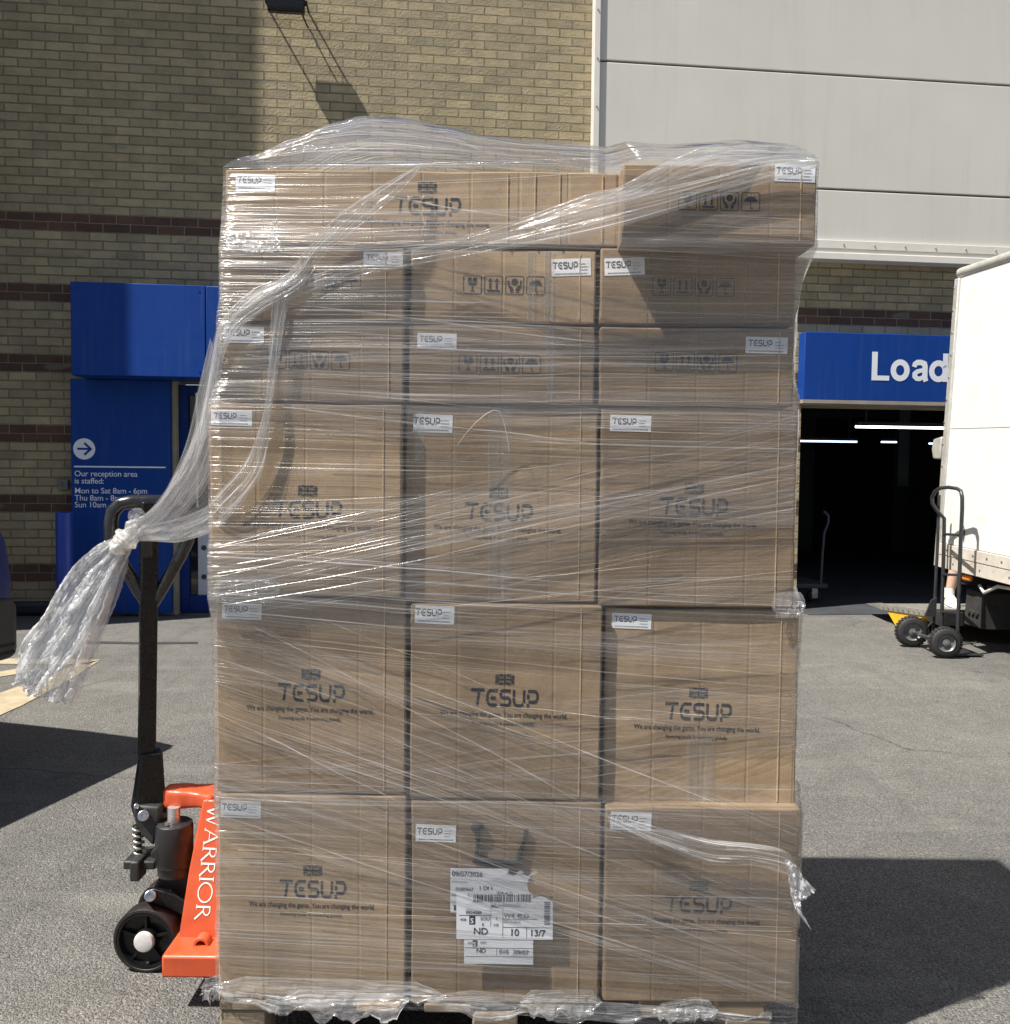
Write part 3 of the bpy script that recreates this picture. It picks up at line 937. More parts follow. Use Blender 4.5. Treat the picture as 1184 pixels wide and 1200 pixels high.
# ================================================================== lorry backed up to the bay
TD = Vector((.064, -1, 0)).normalized()                   # rear to front
TS = Vector((-TD.y, TD.x, 0))                             # away from us, across the lorry
RC = Vector((3.362, 7.0, 0))
ltr = thing('box_lorry', 'white box lorry with aluminium edges and lowered tail lift, at the right edge', 'lorry', RC)
LEAN = Matrix.Rotation(R(1.5), 3, 'Y') @ Matrix.Rotation(R(1.6), 3, 'X')
def T(a, s, z): 
    v = TD * a + TS * s + Vector((0, 0, z - .62))
    return RC + LEAN @ v + Vector((0, 0, .62))
def tbox(m, a0, a1, s0, s1, z0, z1):
    o = T(a0, s0, z0)
    return m.frame_box(o, T(a1, s0, z0) - o, T(a0, s1, z0) - o, T(a0, s0, z1) - o)
BT = 2.86
m_ = MB(); tbox(m_, .062, 4.2, .014, 2.1, .78, BT - .055); body = m_.build('box_body', WHITE, ltr, bevel=.004)
m_ = MB(); tbox(m_, 0, .062, -.004, 2.118, .592, BT - .06); m_.build('rear_frame_post', ALU, body, bevel=.008)
m_ = MB()
tbox(m_, .0, 4.22, -.006, 2.12, BT - .058, BT + .02)
m_.build('roof_edge', ALU, body, bevel=.035, seg=4)
m_ = MB()
tbox(m_, .064, 4.2, -.006, 2.118, .692, .777)
tbox(m_, .064, 4.2, -.002, 2.114, .592, .690)
m_.build('lower_rail', worn('grimy_side_rail', (.62, .57, .50), .5, .2, .12, 6, (.36, .30, .24)), body, bevel=.004)
m_ = MB()
for i in range(12):
    a = T(.022 + .012 * math.sin(i), -.004, .86 + i * .17); m_.cyl(a, a - TS * .005, .010, .007, 8)
for i in range(24):
    a = T(.18 + i * .17, -.006, .735); m_.cyl(a, a - TS * .005, .010, .007, 8)
    if i % 2: a = T(.10 + i * .17, -.002, .641); m_.cyl(a, a - TS * .005, .008, .006, 8)
m_.build('rivet_row', worn('dull_rivet', (.20, .19, .17), .5, .5), body)
m_ = MB(); tbox(m_, .07, 4.19, .0115, .0145, 1.66, 1.664); m_.build('panel_joint', worn('panel_joint_grey', (.45, .44, .42), .6), body, smooth=0)
m_ = MB()
sc = [T(.36, .0105, .81), T(.345, .0105, .87), T(.352, .0105, .91), T(.335, .0105, .96), T(.365, .0105, .91), T(.368, .0105, .86)]
m_.add(sc, [(0, 1, 2, 3, 4, 5)])
m_.build('scrape_mark', mat('dark_scrape', (.06, .05, .045), .9), body, smooth=0)
m_ = MB()
hb = [T(-.01, -.01, 1.50 + .10), T(-.125, -.01, 1.50 + .08), T(-.14, -.01, 1.50), T(-.11, -.01, 1.50 - .075), T(-.01, -.01, 1.50 - .075)]
m_.prism(hb, TS * .06)
m_.build('hinge_plate', ALU, body, bevel=.01)
m_ = MB(); 
c = T(.40, .02, .556)
m_.frame_box(c - TD * .055 - Vector((0, 0, .022)), TD * .11, TS * .035, (0, 0, .044)); m_.build('side_marker_lamp', AMBER, ltr, bevel=.018, seg=3)
m_ = MB()
tbox(m_, .15, 5.6, .35, .50, .36, .575); tbox(m_, .15, 5.6, 1.55, 1.70, .36, .575)
for a in (.3, 1.0, 2.6, 3.6): tbox(m_, a, a + .08, .05, 2.05, .50, .588)
tbox(m_, .30, .52, .10, 2.0, .20, .46)
for k in range(3): m_.cyl(T(.36 + .05 * k, .10, .30), T(.36 + .05 * k, .085, .30), .018, n=12)
m_.build('chassis', CHASSIS, ltr, smooth=0)
m_ = MB(); m_.tube([T(.52, .06, .52), T(.60, .05, .48), T(.75, .05, .55), T(.95, .06, .56)], .012, 8); m_.build('air_hose', HUBGREY, ltr)
def road_wheel(parent, c, ax, r, w, rimcol=STEEL):
    m_ = MB(); m_.lathe(c, ax, [(0, r * .60), (0, r * .93), (w * .12, r), (w * .88, r), (w, r * .93), (w, r * .60)], 40)
    wh = m_.build('wheel', RUBBER, parent)
    m_ = MB(); m_.lathe(c, ax, [(.01, r * .61), (.005, r * .56), (.05, r * .50), (.03, r * .18), (.01, r * .15), (.008, 0)], 32)
    m_.build('rim', rimcol, wh)
for a in (1.9, 5.0):
    road_wheel(ltr, Vector((T(a, .06, 0).x, T(a, .06, 0).y, .34)), TS, .34, .22)
    road_wheel(ltr, Vector((T(a, 2.05, 0).x, T(a, 2.05, 0).y, .34)), -TS, .34, .22)
m_ = MB()
cabp = [T(4.3, .08, .45), T(4.3, .08, 2.15), T(5.2, .08, 2.1), T(5.75, .08, 1.35), T(6.2, .08, 1.15), T(6.25, .08, .45)]
m_.prism(cabp, TS * 1.95); m_.build('cab', WHITE, ltr, bevel=.06, seg=3)
m_ = MB()
m_.prism([T(4.75, .074, 1.35), T(4.75, .074, 1.95), T(5.2, .074, 1.95), T(5.6, .074, 1.38)], TS * .004)
m_.build('cab_window', CARGLASS, ltr, smooth=0)
# tail lift, down on the ground behind
m_ = MB()
def TL(a, s, z): return RC + TD * a + TS * s + Vector((0, 0, z))
pz = lambda a: .235 + .085 * a                            # a is negative behind the lorry
def slab(m, a0, a1, s0, s1, t):
    vs = [TL(a0, s0, pz(a0) - t), TL(a1, s0, pz(a1) - t), TL(a1, s1, pz(a1) - t), TL(a0, s1, pz(a0) - t), TL(a0, s0, pz(a0)), TL(a1, s0, pz(a1)), TL(a1, s1, pz(a1)), TL(a0, s1, pz(a0))]
    return m.add(vs, [(0, 1, 2, 3), (4, 7, 6, 5), (0, 4, 5, 1), (1, 5, 6, 2), (2, 6, 7, 3), (3, 7, 4, 0)])
slab(m_, -.86, -.08, .02, 2.05, .055)
vs = [TL(-.86, .02, pz(-.86) - .055), TL(-.86, 2.05, pz(-.86) - .055), TL(-.86, 2.05, pz(-.86)), TL(-.86, .02, pz(-.86)), TL(-1.24, .06, pz(-1.15) - .03), TL(-1.24, 2.0, pz(-1.15) - .03)]
m_.add(vs, [(0, 1, 2, 3), (3, 2, 5, 4), (0, 4, 5, 1), (0, 3, 4), (1, 5, 2)])
tl = m_.build('tail_lift', worn('scuffed_tail_lift', (.33, .32, .29), .45, .4, .2, 10, (.12, .11, .10)), ltr, bevel=.004)
m_ = MB()
for i in range(9): m_.cyl(TL(-.82 + i * .085, .018, pz(-.82 + i * .085) - .028), TL(-.82 + i * .085, .010, pz(-.82 + i * .085) - .028), .006, n=8)
m_.build('platform_bolt_row', STEEL, tl)
m_ = MB()
m_.prism([TL(-.78, .03, pz(-.78) - .057), TL(-.62, .03, .006), TL(-.52, .03, .05), TL(-.15, .03, pz(-.15) - .057)], TS * .9)
m_.build('lift_underside', YELLOW, tl)
m_ = MB()
for s_ in (.45, 1.6):
    m_.tube([TL(-.1, s_, .17), TL(.4, s_, .33)], .035, 8)
tbox(m_, -.06, .10, .02, 2.08, .14, .24)
m_.build('lift_arm', BLACK_MATT, tl)

# ================================================================== person on the tail lift, feet showing under the lorry
def skin_body(name, joints, bones, material, parent, sub=2):
    me = bpy.data.meshes.new(name)
    M = ROOTM[parent.name]
    me.from_pydata([M @ Vector(j[0]) for j in joints], bones, [])
    o = bpy.data.objects.new(name, me)
    COL.objects.link(o)
    o.parent = parent
    sk = o.modifiers.new('skin', 'SKIN')
    for i, j in enumerate(joints):
        me.skin_vertices[0].data[i].radius = (j[1], j[2] if len(j) > 2 else j[1])
    me.skin_vertices[0].data[0].use_root = True
    sb = o.modifiers.new('sub', 'SUBSURF')
    sb.levels = sb.render_levels = sub
    me.materials.append(material)
    return o
SKIN = worn('bare_skin', (.50, .33, .25), .55, 0, .08, 8)  # plain skin tone, slightly uneven
fx = P(1114, 700, 7.52)
pf = Vector((fx.x, 7.52, pz(-(7.52 - 7.0))))
person = thing('person', 'person in white trainers standing on the tail lift behind the lorry', 'person', pf)
def V(x, y, z): return pf + Vector((x, y, z))
skin_body('body', [
    (V(.30, .06, .95), .125, .10),
    (V(.30, .06, 1.12), .125, .095), (V(.30, .05, 1.32), .15, .10), (V(.30, .05, 1.43), .09, .08), (V(.30, .04, 1.50), .05), (V(.30, .02, 1.58), .075, .085), (V(.30, .02, 1.70), .075, .09), (V(.30, .02, 1.76), .04),
    (V(.20, .06, .88), .085), (V(.10, .04, .50), .058), (V(.05, .04, .30), .052), (V(.015, .05, .10), .036), (V(.015, .05, .05), .04),
    (V(.40, .06, .88), .085), (V(.41, .02, .50), .058), (V(.41, .03, .30), .052), (V(.41, .04, .10), .036), (V(.41, .04, .05), .04),
    (V(.11, .05, 1.38), .055), (V(.07, .05, 1.12), .042), (V(.10, -.06, .90), .034), (V(.11, -.12, .84), .028),
    (V(.49, .05, 1.38), .055), (V(.54, .05, 1.12), .042), (V(.52, -.06, .90), .034), (V(.51, -.12, .84), .028)],
    [(0, 1), (1, 2), (2, 3), (3, 4), (4, 5), (5, 6), (6, 7), (0, 8), (8, 9), (9, 10), (10, 11), (11, 12), (0, 13), (13, 14), (14, 15), (15, 16), (16, 17), (3, 18), (18, 19), (19, 20), (20, 21), (3, 22), (22, 23), (23, 24), (24, 25)], SKIN, person)
m_ = MB()
m_.lathe(V(.30, .06, .62), (0, 0, 1), [(0, .20), (.15, .20), (.35, .175), (.42, .16)], 24)
m_.build('shorts', worn('dark_shorts', (.04, .042, .05), .8), person)
m_ = MB()
m_.lathe(V(.30, .055, .98), (0, 0, 1), [(0, .175), (.14, .17), (.34, .19), (.44, .15), (.49, .075)], 24)
m_.build('t_shirt', worn('plain_t_shirt', (.08, .09, .11), .85), person)
SHOE = worn('white_trainer_leather', (.74, .73, .70), .5, 0, .06, 20)
for sx in (.015, .41):
    def shoe(u, v, sx=sx):
        # heel to toe along -y, slightly turned out
        t = u
        hw = .036 + .012 * math.sin(min(1, t * 1.25) * math.pi) * 1.1
        if t > .9: hw *= math.sqrt(max(0, 1 - ((t - .9) / .1) ** 2)) * .9 + .1
        top = .095 - .055 * max(0, min(1, (t - .22) / .55))
        if t > .85: top *= 1 - .55 * ((t - .85) / .15) ** 2
        a = math.pi * v
        return V(sx + math.cos(a) * hw - (t - .3) * .06, .10 - t * .28, .018 + math.sin(a) ** .8 * top)
    m_ = MB(); m_.grid(shoe, 16, 12)
    sh = m_.build('trainer', SHOE, person, smooth=60)
    m_ = MB(); m_.grid(lambda u, v: (lambda p: Vector((p.x, p.y, pf.z + .002 + .018 * math.sin(math.pi * v) * 1.0 if 0 < v < 1 else pf.z + .002)))(shoe(u, v)), 16, 6)
    m_.build('sole', worn('white_rubber_sole', (.62, .61, .58), .6, 0, .1, 20), sh)
    m_ = MB(); m_.lathe(V(sx, .052, .075), (0, 0, 1), [(0, .046), (.04, .044), (.075, .043), (.08, .038)], 20)
    m_.build('ankle_collar', SHOE, sh)

# ================================================================== sack truck
st = thing('hand_truck', 'black sack truck with two fat pneumatic tyres standing beside the white lorry', 'hand truck', (3.2, 6.5, 0))
SB = worn('black_tube_paint', (.028, .030, .034), .35, 0, .25, 14)
NR, FR = 6.37, 6.73
def hn(x, y): return P(x, y, NR)
def hf(x, y): return P(x, y, FR)
m_ = MB()
m_.tube([hn(1122.5, 747), hn(1124, 700), hn(1126, 640), hn(1128, 596), hn(1128, 583), P(1126.5, 575.5, 6.40), P(1122, 572.5, 6.44), P(1112, 571, 6.52), P(1102, 572, 6.62), P(1096, 576, 6.68), P(1092.5, 583, FR), P(1093, 590, FR), P(1098, 598, FR), P(1107, 607.5, FR), hf(1106.5, 640), hf(1105, 690), hf(1103.5, 738)], .0135, 12)
m_.build('handle_frame', SB, st)
for y in (626, 673, 717):
    m_ = MB(); m_.tube([hn(1126 - (y - 626) * .03, y + 1), hf(1106.5 - (y - 626) * .03, y)], .010, 10)
    m_.build('cross_bar', SB, st)
m_ = MB()
m_.tube([P(1101, 580, 6.75), P(1099, 640, 6.75), P(1096.5, 690, 6.75), P(1094, 742, 6.75)], .011, 10)
m_.build('stair_glide', SB, st)
m_ = MB()
m_.prism([P(1083, 722, 6.74), P(1091, 703, 6.74), P(1097, 700, 6.74), P(1096, 722, 6.74)], (0.0, -.02, 0))
m_.tube([P(1094, 728, 6.74), P(1080, 742, 6.70), P(1078, 745, 6.66), hn(1095, 752), hn(1108, 753)], .008, 8)
m_.build('axle_bracket', SB, st)
def fat_wheel(c, r, w):
    ax = Vector((-.10, -1, 0)).normalized()
    m_ = MB()
    prof = []
    for i in range(13):
        a = math.pi * i / 12
        prof.append((w / 2 - math.cos(a) * w / 2, r * .60 + math.sin(a) ** .65 * r * .40))
    m_.lathe(c - ax * w / 2, ax, prof, 44)
    for k in range(26):                                    # tread blocks
        for sd in (-1, 1):
            a = 2 * math.pi * (k + (.5 if sd > 0 else 0)) / 26
            e1 = ax.cross(Vector((0, 0, 1))).normalized()
            d = e1 * math.cos(a) + Vector((0, 0, 1)) * math.sin(a)
            tg = ax.cross(d).normalized()
            o = c + d * (r * .955) + ax * (sd * w * .20 - w * .15) - tg * r * .075
            m_.frame_box(o, tg * r * .15, ax * w * .30, d * r * .05)
    wh = m_.build('wheel', RUBBER, st)
    m_ = MB()
    m_.lathe(c, ax, [(w * .30, r * .62), (w * .40, r * .56), (w * .22, r * .46), (w * .18, r * .26), (w * .36, r * .22), (w * .38, r * .10), (w * .46, r * .09), (w * .46, 0)], 28)
    m_.lathe(c, -ax, [(w * .30, r * .62), (w * .40, r * .56), (w * .22, r * .46), (w * .18, r * .26), (w * .36, r * .22), (w * .38, 0)], 28)
    m_.build('rim', worn('grey_wheel_rim', (.16, .165, .17), .45, .3, .3, 30), wh)
c1, c2 = P(1108, 753.5, 6.34), P(1068.5, 741.5, 6.74)
c1.z = 18.6 / F_PX * 6.34; c2.z = 18.3 / F_PX * 6.74
fat_wheel(c1, c1.z, .075)
fat_wheel(c2, c2.z, .075)
m_ = MB(); m_.tube([c1, c2], .009, 10); m_.build('axle', STEEL, st)
m_ = MB()
tb = [P(1128, 745, 6.40), P(1100, 738, 6.73)]
m_.frame_box((3.22, 6.36, .012), (.22, .01, 0), (-.02, .38, 0), (0, 0, .006))
m_.build('toe_plate', SB, st)

# ================================================================== dark blue car, only its tail in the frame
ce = P(17, 735, 5.48).x
car = thing('parked_car', 'dark blue car parked at the left edge, only its rear corner in view', 'car', (ce - 2.0, 6.4, 0))
def cp_(pts, y): return [Vector((ce + x, y, z)) for x, z in pts]
prof = [(-4.2, .45), (-4.25, .72), (-4.1, .95), (-3.3, 1.05), (-2.65, 1.50), (-2.0, 1.64), (-.80, 1.62), (-.40, 1.50), (-.05, 1.18), (-.032, 1.08), (-.006, .98), (0, .82), (-.01, .74), (-.02, .56), (-.08, .44), (-4.0, .40)]
def car_side(u, v):
    pass
m_ = MB()
N = len(prof)
rows = []
for y, k in ((5.90, .93), (5.86, 1.0), (5.90, 1.0), (7.45, 1.0), (7.50, 1.0), (7.46, .93)):
    rows.append(y)
yy = [(5.86, .90), (5.82, .97), (5.88, 1.0), (7.42, 1.0), (7.48, .97), (7.44, .90)]
cen = (-2.1, .75)
vs, fs = [], []
for y, k in yy:
    for x, z in prof:
        tum = max(0, z - .9) * .28 * (1 if y < 6.6 else -1)
        vs.append(Vector((ce + cen[0] + (x - cen[0]) * (1 - (1 - k) * .3), y + tum, cen[1] + (z - cen[1]) * (1 - (1 - k) * .3))))
for i in range(len(yy) - 1):
    for j in range(N):
        j2 = (j + 1) % N
        fs.append((i * N + j, i * N + j2, (i + 1) * N + j2, (i + 1) * N + j))
fs.append(tuple(range(N - 1, -1, -1))); fs.append(tuple((len(yy) - 1) * N + j for j in range(N)))
m_.add(vs, fs)
m_.build('body', CARBLUE, car, bevel=.03, seg=3, smooth=50)
m_ = MB()
for y, w_ in ((5.90, -.02), (7.40, .02)): pass
m_.prism([Vector((ce - .55, 6.0, 1.34)), Vector((ce - .85, 6.05, 1.53)), Vector((ce - 2.4, 6.05, 1.52)), Vector((ce - 3.0, 5.90, 1.10)), Vector((ce - .45, 5.90, 1.10))], (0, -.02, 0)); m_.build('side_window', CARGLASS, car, smooth=0)
m_ = MB(); m_.prism([Vector((ce - .085, 6.15, 1.20)), Vector((ce - .085, 7.15, 1.20)), Vector((ce - .40, 7.08, 1.50)), Vector((ce - .40, 6.22, 1.50))], (.012, 0, .012)); m_.build('rear_window', CARGLASS, car, smooth=0)
for ya, yb in ((5.86, 6.10), (7.02, 7.22)):
    m_ = MB()
    m_.prism([Vector((ce - .05, ya, .98)), Vector((ce - .004, ya, .95)), Vector((ce + .003, ya, .86)), Vector((ce - .05, ya, .83)), Vector((ce - .16, ya, .85)), Vector((ce - .16, ya, .97))], (0, yb - ya, 0))
    m_.build('tail_lamp', REDLENS if ya < 6 else worn('smoked_lamp_lens', (.012, .014, .02), .2, 0, .1, 9), car, bevel=.012)
m_ = MB()
m_.frame_box((ce - .08, 5.86, .47), (.105, 0, 0), (0, 1.62, 0), (0, 0, .27))
bm_ = m_.build('rear_bumper', worn('bumper_paint', (.03, .029, .03), .45, 0, .15, 6), car, bevel=.05, seg=4)
m_ = MB()
for z in (.50, .535): m_.frame_box((ce - .03, 5.90, z), (.058, 0, 0), (0, 1.54, 0), (0, 0, .012))
m_.build('bumper_strip', BLACK, bm_)
m_ = MB(); m_.lathe((ce - .036, 7.15, 1.10), (1, 0, .2), [(0, .04), (.008, .036), (.008, .028), (.004, .026)], 20); m_.build('badge', STEEL, car)
for x in (-.72, -3.4):
    road_wheel(car, Vector((ce + x, 5.85, .36)), Vector((0, 1, 0)), .36, .22)
    road_wheel(car, Vector((ce + x, 7.45, .36)), Vector((0, -1, 0)), .36, .22)

CA = R(-15.7)
far = Vector((2.0, 1.08, 0))
far.rotate(Matrix.Rotation(CA, 3, 'Z'))
car.rotation_euler.z = CA
car.location = Vector((P(20, 730, 3.87).x, 3.87, 0)) - far
#==LOAD==
# ================================================================== pallet, lifted a little on the forks
ZD = P(592, 1176, 1.88).z                                 # top of the deck
PY0, PY1 = 1.875, 2.675
PXL, PXR = P(256, 1180, PY0).x, P(905, 1190, PY0).x
pal = thing('wooden_pallet', 'worn wooden pallet under the wrapped load, lifted on the orange truck', 'pallet', ((PXL + PXR) / 2, (PY0 + PY1) / 2, ZD - .145))
xs = PXL
wds = [.10, .10, .10, .10, .10, .10, .10]
for i, (xa, xb) in enumerate(((257, 312), (338, 392), (418, 470), (497, 552), (610, 662), (752, 790), (842, 896))):
    m_ = MB()
    m_.box(P(xa, 1180, PY0).x, P(xb, 1180, PY0).x, PY0 + .001, PY1, ZD - .020, ZD - .001)
    m_.build('deck_board', WOOD_NEW if i in (2, 5, 6) else WOOD_OLD, pal, bevel=.003)
for i in range(3):
    y = PY0 + (.0, (PY1 - PY0 - .10) / 2, PY1 - PY0 - .10)[i]
    ys = y + (.13 if i == 0 else 0)
    m_ = MB(); m_.box(PXL, PXR, ys + .003, ys + .097, ZD - .042, ZD - .0205)
    m_.build('stringer_board', WOOD_OLD, pal, bevel=.003)
    for k in range(3):
        x = PXL + k * (PXR - PXL - .10) / 2
        m_ = MB(); m_.box(x + .001, x + .099, y + .004, y + .096, ZD - .122, ZD - (.0215 if i == 0 else .0425))
        m_.build('pallet_block', WOOD_OLD, pal, bevel=.004)
for i in range(3):
    y = PY0 + .004 + i * (PY1 - PY0 - .108) / 2
    m_ = MB(); m_.box(PXL, PXR, y, y + .10, ZD - .144, ZD - .1225)
    m_.build('base_board', WOOD_OLD, pal, bevel=.003)
# two short pieces of fresh timber packing between deck and right-hand carton
# ================================================================== cartons
BACK = 2.42
CARTONS = []
CLEAR_TAPE = m_film('clear_parcel_tape', .10, .25, .25, (60, 3), .5, .18, (.86, .84, .80), .4, 40.0)
def carton(xl, xr, yt, yb, Yf, label, kind, lab=None, logo_px=None, tilt=0.0, yaw=0.0, labtilt=0.0, back=BACK, sym=None, tapes=()):
    """front face given in the photograph's pixels at depth Yf"""
    xm, ym = (xl + xr) / 2, (yt + yb) / 2
    x0, x1 = P(xl, ym, Yf).x, P(xr, ym, Yf).x
    z1, z0 = P(xm, yt, Yf).z, P(xm, yb, Yf).z
    CARTONS.append((x0, x1, z0, z1, Yf))
    w, h, d = x1 - x0, z1 - z0, back - Yf
    o = thing('carton', label, 'cardboard box', ((x0 + x1) / 2, Yf + d / 2, z0), 0, 'cardboard boxes stacked on the pallet')
    rnd = random.Random(int(xl * 7 + yt))
    seed = rnd.random() * 50
    def dent(x, z):
        return .0012 + .0013 * noise.noise(Vector((x * 6 + seed, 0, z * 6))) - .0008 * math.sin((x / w + .5) * math.pi) * math.sin(z / h * math.pi)
    xc0 = (x0 + x1) / 2
    def drape(m):
        m.v = [Vector((v.x, v.y + dent(v.x - xc0, v.z - z0), v.z)) for v in m.v]
        return m
    bm = bmesh.new()
    bmesh.ops.create_cube(bm, size=1.0)
    bmesh.ops.scale(bm, vec=(w, d, h), verts=bm.verts)
    bmesh.ops.translate(bm, vec=(0, 0, h / 2), verts=bm.verts)
    bmesh.ops.subdivide_edges(bm, edges=bm.edges, cuts=11, use_grid_fill=True)
    for v in bm.verts:
        n = noise.noise(Vector((v.co.x * 6 + seed, v.co.y * 3, v.co.z * 6)))
        n2 = noise.noise(Vector((v.co.x * 17 + seed, v.co.y * 9, v.co.z * 17 + 7)))
        if v.co.y < -d / 2 + 1e-4: v.co.y += dent(v.co.x, v.co.z)
        if abs(abs(v.co.x) - w / 2) < 1e-4: v.co.x *= 1 + (.004 * n + .003 * n2) / w - .001 / w
        if v.co.z > h - 1e-4: v.co.z += .0035 * n + .0012 * n2 - .002
    me = bpy.data.meshes.new('carton_body')
    for f in bm.faces: f.smooth = True
    bm.to_mesh(me); bm.free()
    me.set_sharp_from_angle(angle=R(50))
    me.materials.append(CARD)
    body = bpy.data.objects.new('carton_body', me)
    COL.objects.link(body)
    body.parent = o
    bv = body.modifiers.new('bevel', 'BEVEL'); bv.width = .0035; bv.segments = 2; bv.limit_method = 'ANGLE'; bv.angle_limit = R(50)
    o.rotation_euler = (0, tilt, yaw)
    # top flaps meeting under tape
    m_ = MB()
    xc = (x0 + x1) / 2
    m_.box(x0 + .004, x1 - .004, Yf + d / 2 - .03, Yf + d / 2 + .03, z1 + .0016, z1 + .0030)
    m_.box(x1 + .0012, x1 + .0022, Yf + d / 2 - .03, Yf + d / 2 + .03, z1 - .07, z1 - .002)
    m_.box(x0 - .0022, x0 - .0012, Yf + d / 2 - .03, Yf + d / 2 + .03, z1 - .07, z1 - .002)
    m_.build('packing_tape', TAPE, o, smooth=0)
    # a glued flap edge near the right-hand arris
    m_ = MB()
    ex = x1 - (.038 if kind == 'big' else .030) - rnd.random() * .01
    m_.box(ex, ex + .0020, Yf - .0006, Yf + .002, z0 + .008, z1 - .008)
    m_.build('flap_edge', worn('pale_flap_edge', (.52, .37, .22), .8, 0, .1, 30), o, smooth=0)
    fp = lambda px, py: P(px, py, Yf - .0005)
    k = (P(xm + 1, ym, Yf).x - P(xm, ym, Yf).x)           # metres per photograph pixel
    rl = ROLL + .012
    if logo_px:
        cx, cy, sc = logo_px
        m_ = MB()
        a = rl + labtilt
        ax, ay = Vector((math.cos(a), 0, -math.sin(a))), Vector((math.sin(a), 0, math.cos(a)))
        c = fp(cx, cy)
        s = .0357 * sc
        m_.flat((c, ax, ay), shift(LOGO, 0, -.5 * s, s))
        m_.flat((c, ax, ay), shift(union_flag(.040 * sc, .0225 * sc), 0, 40 * k * sc * .55))
        if sc <= 1.05:
            t = text_polys('We are changing the game. You are changing the world.', .0155 * sc, .012, 'CENTER', .98)
            wd = max(p[0] for q in t for p in q) - min(p[0] for q in t for p in q)
            f = .270 * sc / wd
            m_.flat((c, ax, ay), [[(x * f, y - 22.5 * k * sc) for x, y in p] for p in t])
            t = text_polys('Powering locally & connecting globally.', .0105 * sc, .008, 'CENTER', .95)
            wd = max(p[0] for q in t for p in q) - min(p[0] for q in t for p in q)
            f = .133 * sc / wd
            m_.flat((c, ax, ay), [[(x * f, y - 32.5 * k * sc) for x, y in p] for p in t])
        drape(m_).build('printed_logo', INK, o, smooth=0)
    if sym:
        sx, sy, sz = sym
        m_ = MB()
        a = ROLL
        ax, ay = Vector((math.cos(a), 0, -math.sin(a))), Vector((math.sin(a), 0, math.cos(a)))
        m_.flat((fp(sx, sy + sz / 2), ax, ay), shift(SYMBOLS, 0, 0, sz * k))
        drape(m_).build('handling_symbols', INK, o, smooth=0)
    if lab:
        lx, ly, lw, lh, la = lab
        a = ROLL + R(la)
        ax, ay = Vector((math.cos(a), 0, -math.sin(a))), Vector((math.sin(a), 0, math.cos(a)))
        c = fp(lx, ly + lh)
        m_ = MB()
        m_.frame_box(c + Vector((0, -.0003, 0)), ax * lw * k, ay * lh * k, (0, .0006, 0))
        lb = drape(m_).build('address_label', PAPER, o, smooth=0)
        m_ = MB()
        c2 = c + Vector((0, -.0006, 0))
        hh = lh * k * .37
        m_.flat((c2, ax, ay), shift(LOGO, lw * k * .34, lh * k * .44, hh))
        drape(m_).build('label_print', LABEL_INK, lb, smooth=0)
        m_ = MB()
        xx = lw * k * .08
        rr = random.Random(int(lx))
        while xx < lw * k * .9:
            wl = .001 + rr.random() * .0035
            m_.flat((c2, ax, ay), rect(xx, lh * k * .10, xx + wl, lh * k * .17))
            xx += wl + .0009
        for q in range(3):
            m_.flat((c2, ax, ay), rect(lw * k * .70, lh * k * (.32 + q * .17), lw * k * (.84 + .08 * rr.random()), lh * k * (.36 + q * .17)))
        drape(m_).build('small_print', GREY_INK, lb, smooth=0)
    # strips of clear tape and scuffs on some fronts
    for (ta, tb, tc, td) in tapes:
        m_ = MB()
        m_.grid(lambda u, v: P(ta + (tb - ta) * u, tc + (td - tc) * v, Yf - .0008), 4, 10, lambda u, v: (u * .06, v * .3))
        drape(m_).build('clear_tape', CLEAR_TAPE, o, smooth=0)
    return o, fp, k

FA = 1.88
deck = 1176
# bottom row
carton(255.5, 476, 931.5, 1171, FA, 'tall carton at the bottom left of the load, right next to the orange pallet truck', 'big', (258, 938, 47, 20, 1.0), (366, 1042, 1.0), sym=None)
cen, cfp, ck = carton(481.5, 704, 939, 1176, FA - .004, 'bottom middle carton with torn white delivery labels stuck on it', 'big', (487, 966, 47, 20, .8))
carton(708, 936, 947, 1175, FA - .018, 'bottom right carton with a flap of torn film hanging off its upper corner', 'big', (715, 951, 48, 21, 1.3), (818, 1060, 1.0))
# second row
carton(253.5, 475.5, 700, 929.5, FA + .004, 'second row left carton of tall boxes, directly above the one beside the orange truck', 'big', (260, 706, 46, 19, 1.0), (364, 812, 1.0))
carton(480.5, 705, 708.5, 937, FA - .004, 'second row middle carton, its pale sunlit top edge showing and logo clear', 'big', (486, 709, 46, 21, 1.5), (591, 818, 1.0))
carton(708, 934.5, 713.5, 943, FA + .016, 'second row right carton with a bare sunlit patch at its lower right corner', 'big', (717, 718, 46, 18, 1.0), (818, 834, 1.0), tapes=((806, 838, 860, 940),))
# third row
carton(246, 470.5, 472.5, 698.5, FA - .016, 'third row left carton, bulging out towards the tied film rope', 'big', (247, 480, 48, 18, .5), (360, 597, 1.0))
carton(474.5, 700, 475, 705, FA + .012, 'third row middle carton with a curled film string below its top edge', 'big', (484, 485, 46, 21, .8), (584, 600, 1.0), tapes=((572, 601, 478, 702), (486, 497, 477, 540)))
carton(703.5, 933.5, 477.5, 711.5, FA + .004, 'third row right carton beside the dark loading bay', 'big', (715, 486, 48, 19, .4), (813, 594, 1.0))
